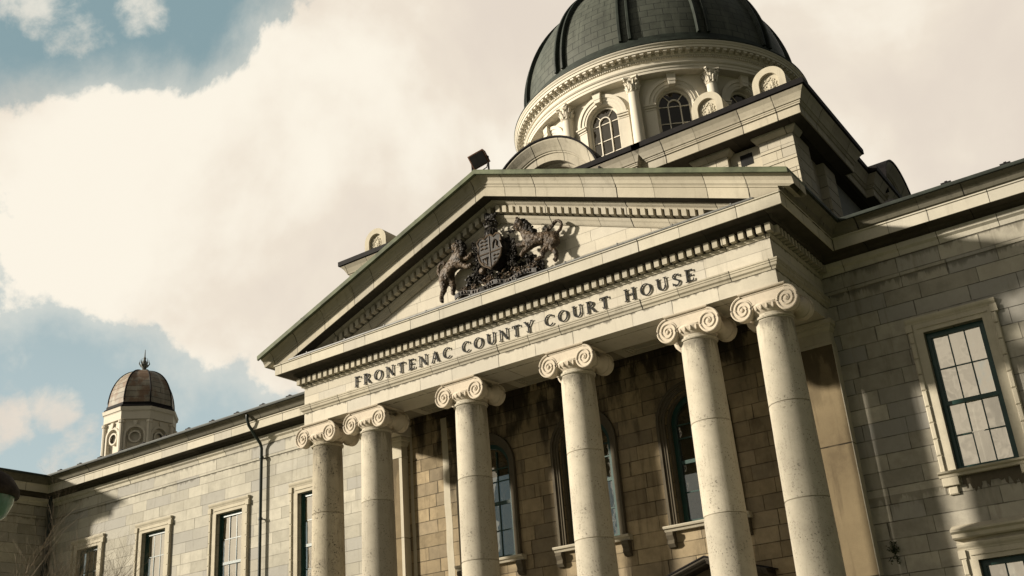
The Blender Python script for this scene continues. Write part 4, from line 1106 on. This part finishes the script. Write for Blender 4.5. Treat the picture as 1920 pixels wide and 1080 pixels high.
mb = MB(); mb.lathe([(1.0, 17.6), (1.0, 18.6), (1.15, 18.7), (.9, 19.2), (.3, 19.6), (.1, 20.2), (0, 20.4)], (0, YC, 0), 24); part(mb, 'lantern', 'white')

# ------------------------------------------------------------------ far cupola on the wing roof
cu = Vector((-26.62, 9.0, 0)); cz0 = 6.18
def octo(r0, rot=0): return [(cu.x + r0 * math.cos(R(45 * k + rot)), cu.y + r0 * math.sin(R(45 * k + rot))) for k in range(8)]
K8 = 22.5; r8 = 1.52
mb = MB(); oc = octo(r8, K8)
for k in range(8):
    p, q = Vector(oc[k]), Vector(oc[(k + 1) % 8]); c = (p + q) / 2; d = (q - p).normalized(); L = (q - p).length; nrm = Vector((d.y, -d.x))
    def tf(x, y, z, c=c, d=d, nrm=nrm): return (c.x + d.x * x + nrm.x * -y, c.y + d.y * x + nrm.y * -y, z)
    mb.tf = tf
    mb.poly(rect(-L / 2, L / 2, 2.0, cz0), [archloop(0, cz0 - .95, .38, 3.2, 14)], 0, .14)
    mb.poly(archloop(0, cz0 - .95, .38, 3.2, 14), [], .14)
    archband(mb, 0, cz0 - .95, .38, .48, 3.2, -.05, .01, 16)
    mb.lathe([(.21, -.02), (.28, -.02), (.28, .12), (.21, .12)], (0, .02, cz0 - 1.0), 18, axis='y')
    for i in range(5): mb.box(-.34, .34, .06, .12, 3.3 + .26 * i, 3.48 + .26 * i)
    mb.extrude([(-.05, cz0 - .5), (.05, cz0 - .5), (.09, cz0 - .28), (-.09, cz0 - .28)], -.09, .01)
mb.tf = None
for p in octo(r8 + .03, K8):
    mb.tube([(p[0], p[1], 2.0), (p[0], p[1], cz0 - .3)], .10, 8); mb.tube([(p[0], p[1], cz0 - .38), (p[0], p[1], cz0 - .26)], .14, 8)
cp = part(mb, 'cupola', 'white'); cp['label'] = 'small octagonal cupola on the far end of the left wing roof'
mb = MB(); ring = octo(r8, K8)[::1]
pl = [(x, y) for x, y in ring]
mb.plan(pl, [(-.3, cz0 - .22), (.10, cz0 - .22), (.10, cz0 + .12), (.12, cz0 + .16), (.16, cz0 + .18), (.18, cz0 + .30), (.19, cz0 + .34), (-.3, cz0 + .40)], closed=True)
mb.build('cupola_cornice', 'white', cp)
mb = MB(); mb.plan(pl, [(-.6, cz0 + .36), (.12, cz0 + .345), (.13, cz0 + .40), (.09, cz0 + .46), (.04, cz0 + .48), (.03, cz0 + .60), (-.6, cz0 + .70)], closed=True)
mb.build('cupola_gutter', 'lead', cp)
mb = MB(); n = 14; vs = []; uvs = []; fs = []
for k in range(8):
    for i in range(n):
        a, b = PI / 2 * i / n * .96, PI / 2 * (i + 1) / n * .96
        def pt(a, kk): r_ = 1.50 * math.cos(a) ** .80; t = R(45 * kk + K8); return (cu.x + r_ * math.cos(t), cu.y + r_ * math.sin(t), cz0 + .58 + 1.92 * math.sin(a))
        m_ = len(vs); vs += [pt(a, k), pt(a, k + 1), pt(b, k + 1), pt(b, k)]; fs.append((m_, m_ + 1, m_ + 2, m_ + 3)); uvs.append([(k, a * 1.6), (k + 1, a * 1.6), (k + 1, b * 1.6), (k, b * 1.6)])
mb.add(vs, fs, False, uvs); mb.build('cupola_dome', 'cupdome', cp)
mb = MB()
for k in range(8): mb.tube([pt(PI / 2 * i / n * .96, k) for i in range(n + 1)], .035, 6)
mb.build('cupola_rib', 'lead', cp)
mb = MB(); zf = cz0 + 2.50
mb.lathe([(.22, zf - .05), (.16, zf + .05), (.08, zf + .12), (.12, zf + .2), (.17, zf + .32), (.13, zf + .45), (.05, zf + .6), (.07, zf + .66), (.03, zf + .75), (.012, zf + 1.1), (0, zf + 1.12)], (cu.x, cu.y, 0), 12)
for k in range(5):
    t = 2 * PI * k / 5; mb.tube([(cu.x + .14 * math.cos(t), cu.y + .14 * math.sin(t), zf + .25), (cu.x + .24 * math.cos(t), cu.y + .24 * math.sin(t), zf + .42), (cu.x + .20 * math.cos(t), cu.y + .20 * math.sin(t), zf + .62)], [.03, .03, .008], 5)
mb.build('finial', 'flash', cp)

# ------------------------------------------------------------------ floodlight on the gable
fl_ = empty('floodlight', (-.05, -.55, 5.12 + ZO)); tag(fl_, 'rusty boxy floodlight tilted on a yoke at the peak of the pediment', 'floodlight')
mb = MB(); rot = Matrix.Translation((0, 0, .42)) @ Matrix.Rotation(R(-9), 4, 'Y') @ Matrix.Rotation(R(30), 4, 'X') @ Matrix.Rotation(R(12), 4, 'Z')
def tfm(x, y, z): return tuple(rot @ Vector((x, y, z)))
mb.tf = tfm; f0 = [(-.23, -.17, -.20), (.23, -.17, -.20), (.23, -.17, .20), (-.23, -.17, .20)]; b0 = [(-.20, .17, -.15), (.20, .17, -.15), (.20, .17, .16), (-.20, .17, .16)]
mb.add(f0 + b0, [(0, 1, 2, 3), (4, 7, 6, 5), (0, 4, 5, 1), (1, 5, 6, 2), (2, 6, 7, 3), (3, 7, 4, 0)])
mb.build('housing', 'rust', fl_, zo=0)
mb = MB(tfm); mb.box(-.20, .20, -.185, -.171, -.17, .17); mb.build('lens', 'iron', fl_, zo=0)
mb = MB(); mb.box(-.27, -.245, -.03, .03, .0, .44); mb.box(.245, .27, -.03, .03, .0, .44); mb.box(-.27, .27, -.03, .03, -.03, .0); mb.tube([(0, 0, -.14), (0, 0, -.02)], .03, 8); mb.tube([(-.27, 0, .02), (.2, .0, .12), (.26, 0, .3)], .014, 6)
mb.build('yoke', 'iron', fl_, zo=0)

# ------------------------------------------------------------------ lamp close to the viewer, far left
CAM = Vector((13.698, -20.479, -8.472))
def ray(u, v, t): 
    return CAM + Vector(RAYF(u, v)) * t
f_, yaw, pit, rol = 1986.03, R(33.259), R(23.051), R(-4.645)
fw = Vector((-math.sin(yaw) * math.cos(pit), math.cos(yaw) * math.cos(pit), math.sin(pit)))
rt0 = Vector((math.cos(yaw), math.sin(yaw), 0)); up0 = rt0.cross(fw)
rt = rt0 * math.cos(rol) + up0 * math.sin(rol); up = rt0 * -math.sin(rol) + up0 * math.cos(rol)
def RAYF(u, v): return (fw * f_ + rt * (u - 960) - up * (v - 540)).normalized()
lp = CAM + Vector(RAYF(-28, 938)) * 10.5
lamp = empty('street_lamp', (lp.x, lp.y, 0)); tag(lamp, 'street lamp with teal glass bowl and rough brown hood, at the left edge', 'street lamp')
lz = lp.z + ZO
mb = MB(); mb.lathe([(.0, -.22), (.10, -.205), (.18, -.14), (.225, -.04), (.235, .03)], (0, 0, lz), 28); mb.build('glass_bowl', 'tealglass', lamp, zo=0)
mb = MB(); mb.lathe([(.235, .02), (.268, .02), (.275, .05), (.262, .10), (.20, .20), (.09, .27), (.05, .33), (0, .34)], (0, 0, lz), 28)
for i in range(240):
    t = rnd.uniform(0, 2 * PI); q = rnd.random(); rr = .272 - .19 * q; z = lz + .04 + .23 * q; c, s = math.cos(t), math.sin(t); g = rnd.uniform(.02, .04)
    mb.add([(rr * c, rr * s, z), ((rr) * math.cos(t + .08), rr * math.sin(t + .08), z + .01), ((rr + g) * math.cos(t + .03), (rr + g) * math.sin(t + .03), z + rnd.uniform(-.03, .03))], [(0, 1, 2)])
mb.build('hood', 'hood', lamp, zo=0)
mb = MB(); mb.tube([(0, 0, lz + .30), (0, 0, lz + .48), (-.12, -.06, lz + .60), (-.38, -.19, lz + .62), (-.5, -.25, lz + .5), (-.52, -.26, lz), (-.52, -.26, 0)], [.03, .03, .03, .035, .04, .045, .07], 12)
mb.build('pole', 'iron', lamp, zo=0)

# ------------------------------------------------------------------ bare trees
def bare_tree(x, y, h, label, seed):
    r = random.Random(seed); t = empty('bare_tree', (x, y, 0)); tag(t, label, 'tree')
    tr = MB(); br = MB()
    def grow(mb, p, d, L, rad, lev):
        pts = [p]; rs = [rad]; n = 5
        for i in range(n):
            d = (d + Vector((r.uniform(-.16, .16), r.uniform(-.16, .16), r.uniform(-.04, .10)))).normalized(); p = p + d * L / n; pts.append(p); rs.append(rad * (1 - .55 * (i + 1) / n))
            if lev < 4 and i >= 1:
                for _ in range(2 if lev > 0 else 2):
                    nd = (d + Vector((r.uniform(-1, 1), r.uniform(-1, 1), r.uniform(-.1, .6))).normalized() * .85).normalized()
                    grow(br, p, nd, L * r.uniform(.45, .65), rs[-1] * .6, lev + 1)
        mb.tube(pts, rs, 8 if lev == 0 else (5 if lev < 3 else 3), caps=lev == 0)
    grow(tr, Vector((0, 0, -.05)), Vector((0, 0, 1)), h * .72, h * .016, 0)
    tr.build('trunk', 'bark', t, zo=0); br.build('branches', 'bark', t, zo=0)
bare_tree(-17.3, -2.6, 7.2, 'bare leafless tree whose twigs reach the bottom left corner of the photo', 3)
bare_tree(-15.6, -1.6, 6.6, 'bare leafless tree in front of the farthest window of the left wing', 11)
# tall narrow conifer added out of view to shade the wall beside the right wing's window
cf = empty('shade_conifer', (-6.6, -12.9, 0)); tag(cf, 'tall narrow evergreen added out of view to shade the right wing', 'tree')
mb = MB(); mb.tube([(0, 0, 0), (0, 0, 8), (0, 0, 17)], [.26, .16, .03], 10); mb.build('trunk', 'bark', cf, zo=0)
mb = MB()
for i in range(9000):
    z = 2.5 + 15. * rnd.random() ** .9; rm = 1.35 * min(1, (17.8 - z) / 5.) ** .8; a = rnd.uniform(0, 6.283); r_ = rm * rnd.uniform(.35, 1.) * (1 + .18 * math.sin(z * 4 + a * 3))
    p = Vector((r_ * math.cos(a), r_ * math.sin(a), z)); d = Vector((math.cos(a), math.sin(a), .5)) * .22; w_ = Vector((-math.sin(a), math.cos(a), rnd.uniform(-.5, .5))) * .07
    mb.add([tuple(p - w_), tuple(p + w_), tuple(p + d)], [(0, 1, 2)])
mb.build('crown', 'leaf', cf, zo=0)
# weed growing out of the wall joint
wd = empty('wall_weed', (7.36, D, -5.45 + ZO)); tag(wd, 'dark tuft of weeds growing out of the wall beside the right pilaster', 'plant')
mb = MB(); st = MB()
for i in range(26):
    a = rnd.uniform(-1.2, 1.2); L = rnd.uniform(.12, .34); tip = Vector((math.sin(a) * L * .55, -rnd.uniform(.03, .22), math.cos(a) * L * rnd.choice((1, 1, -1)))); st.tube([(0, 0, 0), tuple(tip * .6 + Vector((0, 0, .02))), tuple(tip)], .004, 4)
    for k in range(7):
        q = tip * (.35 + .1 * k); s = .035; o = Vector((rnd.uniform(-s, s), rnd.uniform(-s, s), rnd.uniform(-s, s)))
        mb.add([tuple(q), tuple(q + o), tuple(q + o + Vector((s, -.01, .01)))], [(0, 1, 2)])
st.build('stems', 'leaf', wd, zo=0); mb.build('leaves', 'leaf', wd, zo=0)

# ------------------------------------------------------------------ ground
mb = MB(); mb.box(-400, 400, -400, 400, -.5, 0); g = mb.build('ground', 'grass', None, zo=0); tag(g, kind='structure')
mb = MB(); mb.box(-3.5, 3.5, -60, -2.5, 0, .02); g = mb.build('path', 'paving', None, zo=0); tag(g, kind='structure')

# ------------------------------------------------------------------ light
AZ, EL = R(49), R(17.5)
sd = Vector((-math.sin(AZ) * math.cos(EL), -math.cos(AZ) * math.cos(EL), math.sin(EL)))
sun = bpy.data.objects.new('sun', bpy.data.lights.new('sun', 'SUN')); COL.objects.link(sun)
sun.data.energy = 5.0; sun.data.angle = R(3.2); sun.data.color = (1, .905, .755); sun.rotation_euler = sd.to_track_quat('Z', 'Y').to_euler()
w = bpy.data.worlds.new('World'); SC.world = w; w.use_nodes = True
t = NT(w.node_tree); bg = t.n['Background']
sky = t.new('ShaderNodeTexSky', sky_type='NISHITA'); sky.sun_disc = False; sky.sun_elevation = EL; sky.sun_rotation = PI + AZ
gen = t.new('ShaderNodeTexCoord').outputs['Generated']; dirv = t.vm('NORMALIZE', gen)
def plane(u0, v0, u1, v1): 
    n = RAYF(u0, v0).cross(RAYF(u1, v1)); n.normalize(); return tuple(n)
def side_(nv, ref):               # signed so that ref is positive
    return nv if Vector(nv).dot(RAYF(*ref)) > 0 else tuple(-Vector(nv))
Cp = side_(plane(0, 150, 40, 620), (600, 400)); A = side_(plane(-200, 290, 500, 105), (600, 400)); A2 = side_(plane(250, 190, 560, 0), (600, 400))
B = side_(plane(-200, 560, 500, 735), (600, 400))
dA = t.vm('DOT_PRODUCT', dirv, A); dA2 = t.vm('DOT_PRODUCT', dirv, A2); dB = t.vm('DOT_PRODUCT', dirv, B)
n1 = t.noise(dirv, 4.5, 11, .60, .15); n2 = t.noise(dirv, 2.2, 5, .5); n3 = t.noise(t.vm('ADD', dirv, (3.1, 1.7, .4)), 7.5, 7, .6, .3)
front = t.m('MINIMUM', t.m('MINIMUM', t.m('MAXIMUM', dA, dA2), dB), t.m('MULTIPLY_ADD', t.vm('DOT_PRODUCT', dirv, Cp), .55, .012))
y_ = t.sep(dirv)[1]
x_, _, z_ = t.sep(dirv)
back = t.m('MAXIMUM', t.ss(y_, .15, -.2), t.m('MAXIMUM', t.ss(x_, .06, .35), t.ss(z_, .72, .88)))
cl_ = t.m('ADD', t.m('MULTIPLY_ADD', front, 11., .02), t.m('MULTIPLY', t.m('SUBTRACT', n1, .5), 3.0))
m1 = t.m('MAXIMUM', t.ss(cl_, -.03, .20), t.m('MULTIPLY', t.ss(cl_, -.45, .2), .45))
m2 = t.m('MULTIPLY', t.ss(t.m('ADD', n3, 0.), .56, .74), .4)                      # loose small clouds in the blue
m3 = t.m('MULTIPLY', t.ss(n2, .26, .42), back)
m1 = t.m('MULTIPLY', m1, t.m('SUBTRACT', 1., back))
mask = t.m('MAXIMUM', m1, t.m('MAXIMUM', m2, m3), clamp=True)
n4 = t.noise(t.vm('ADD', dirv, (7.1, 2.3, 5.)), 14., 8, .62, .2)
for u_, v_, r_, a_ in ((10, 790, 1.5, .9), (98, 765, 1.3, .8), (160, 872, 2.0, 1.), (150, 75, 1.7, .6), (255, 12, 1.5, .7), (60, -25, 2.6, .7), (40, 290, 2.6, .6), (25, 500, 2.6, .6)):
    dd = t.vm('DOT_PRODUCT', dirv, tuple(RAYF(u_, v_))); c_ = math.cos(R(r_))
    vv = t.m('MULTIPLY_ADD', t.m('DIVIDE', t.m('SUBTRACT', dd, c_), 1 - c_), .55, t.m('MULTIPLY', t.m('SUBTRACT', n4, .5), 3.2))
    mask = t.m('MAXIMUM', mask, t.m('MULTIPLY', t.ss(vv, .0, .75), a_))
sh_ = t.ss(t.m('ADD', t.m('MULTIPLY', t.noise(dirv, 3.4, 8, .52, .35), .85), t.m('MULTIPLY', t.noise(dirv, 11., 7, .6), .15)), .40, .62)
ccol = t.ramp(sh_, [(0., (.645, .60, .515)), (.5, (.565, .505, .425)), (1., (.515, .455, .39))])
tint = t.mix(1., sky.outputs[0], (1.05, 1.0, .78), 'MULTIPLY')
skyc = t.mix(1., tint, (.10, .10, .10), 'MULTIPLY')
veil = t.mix(.85, skyc, t.mix(t.ss(z_, .22, .58), (.33, .395, .405), (.172, .248, .266)))
# unseen sky is dimmed to weaken fill light; low glow added for window reflections
sg_ = t.ss(t.vm('DOT_PRODUCT', dirv, tuple(sd)), .45, 1.)
low = t.m('MULTIPLY', t.m('MULTIPLY', t.ss(z_, .62, .30), t.ss(y_, .2, -.3)), t.ss(x_, .32, .02))
cb = t.mix(back, ccol, t.mix(t.m('MAXIMUM', sg_, t.m('MULTIPLY', low, t.ss(t.noise(dirv, 11., 6, .6), .36, .64, .18, .80))), (.070, .068, .064), (.66, .60, .50)))
col = t.mix(mask, veil, cb)
t.put(bg.inputs[0], t.vm('SCALE', col, None) if False else col); bg.inputs[1].default_value = 1.0
# scale so that the background strength itself stays in the physical range for this sky
SC.view_settings.view_transform = 'Standard'; SC.view_settings.look = 'None'; SC.view_settings.gamma = 1; SC.view_settings.exposure = .60
bg.inputs[1].default_value = .1
mul = t.mix(1., col, (10., 10., 10.), 'MULTIPLY'); t.put(bg.inputs[0], mul)

# ------------------------------------------------------------------ camera
cd = bpy.data.cameras.new('camera'); cam = bpy.data.objects.new('camera', cd); COL.objects.link(cam)
cd.sensor_width = 36; cd.lens = f_ / 1920 * 36; cd.clip_end = 2000; cd.clip_start = .1
Mx = Matrix((rt, up, -fw)).transposed().to_4x4(); Mx.translation = CAM + Vector((0, 0, ZO)); cam.matrix_world = Mx
SC.camera = cam
SC.cycles.max_bounces = 6; SC.cycles.transparent_max_bounces = 8; SC.cycles.use_denoising = True
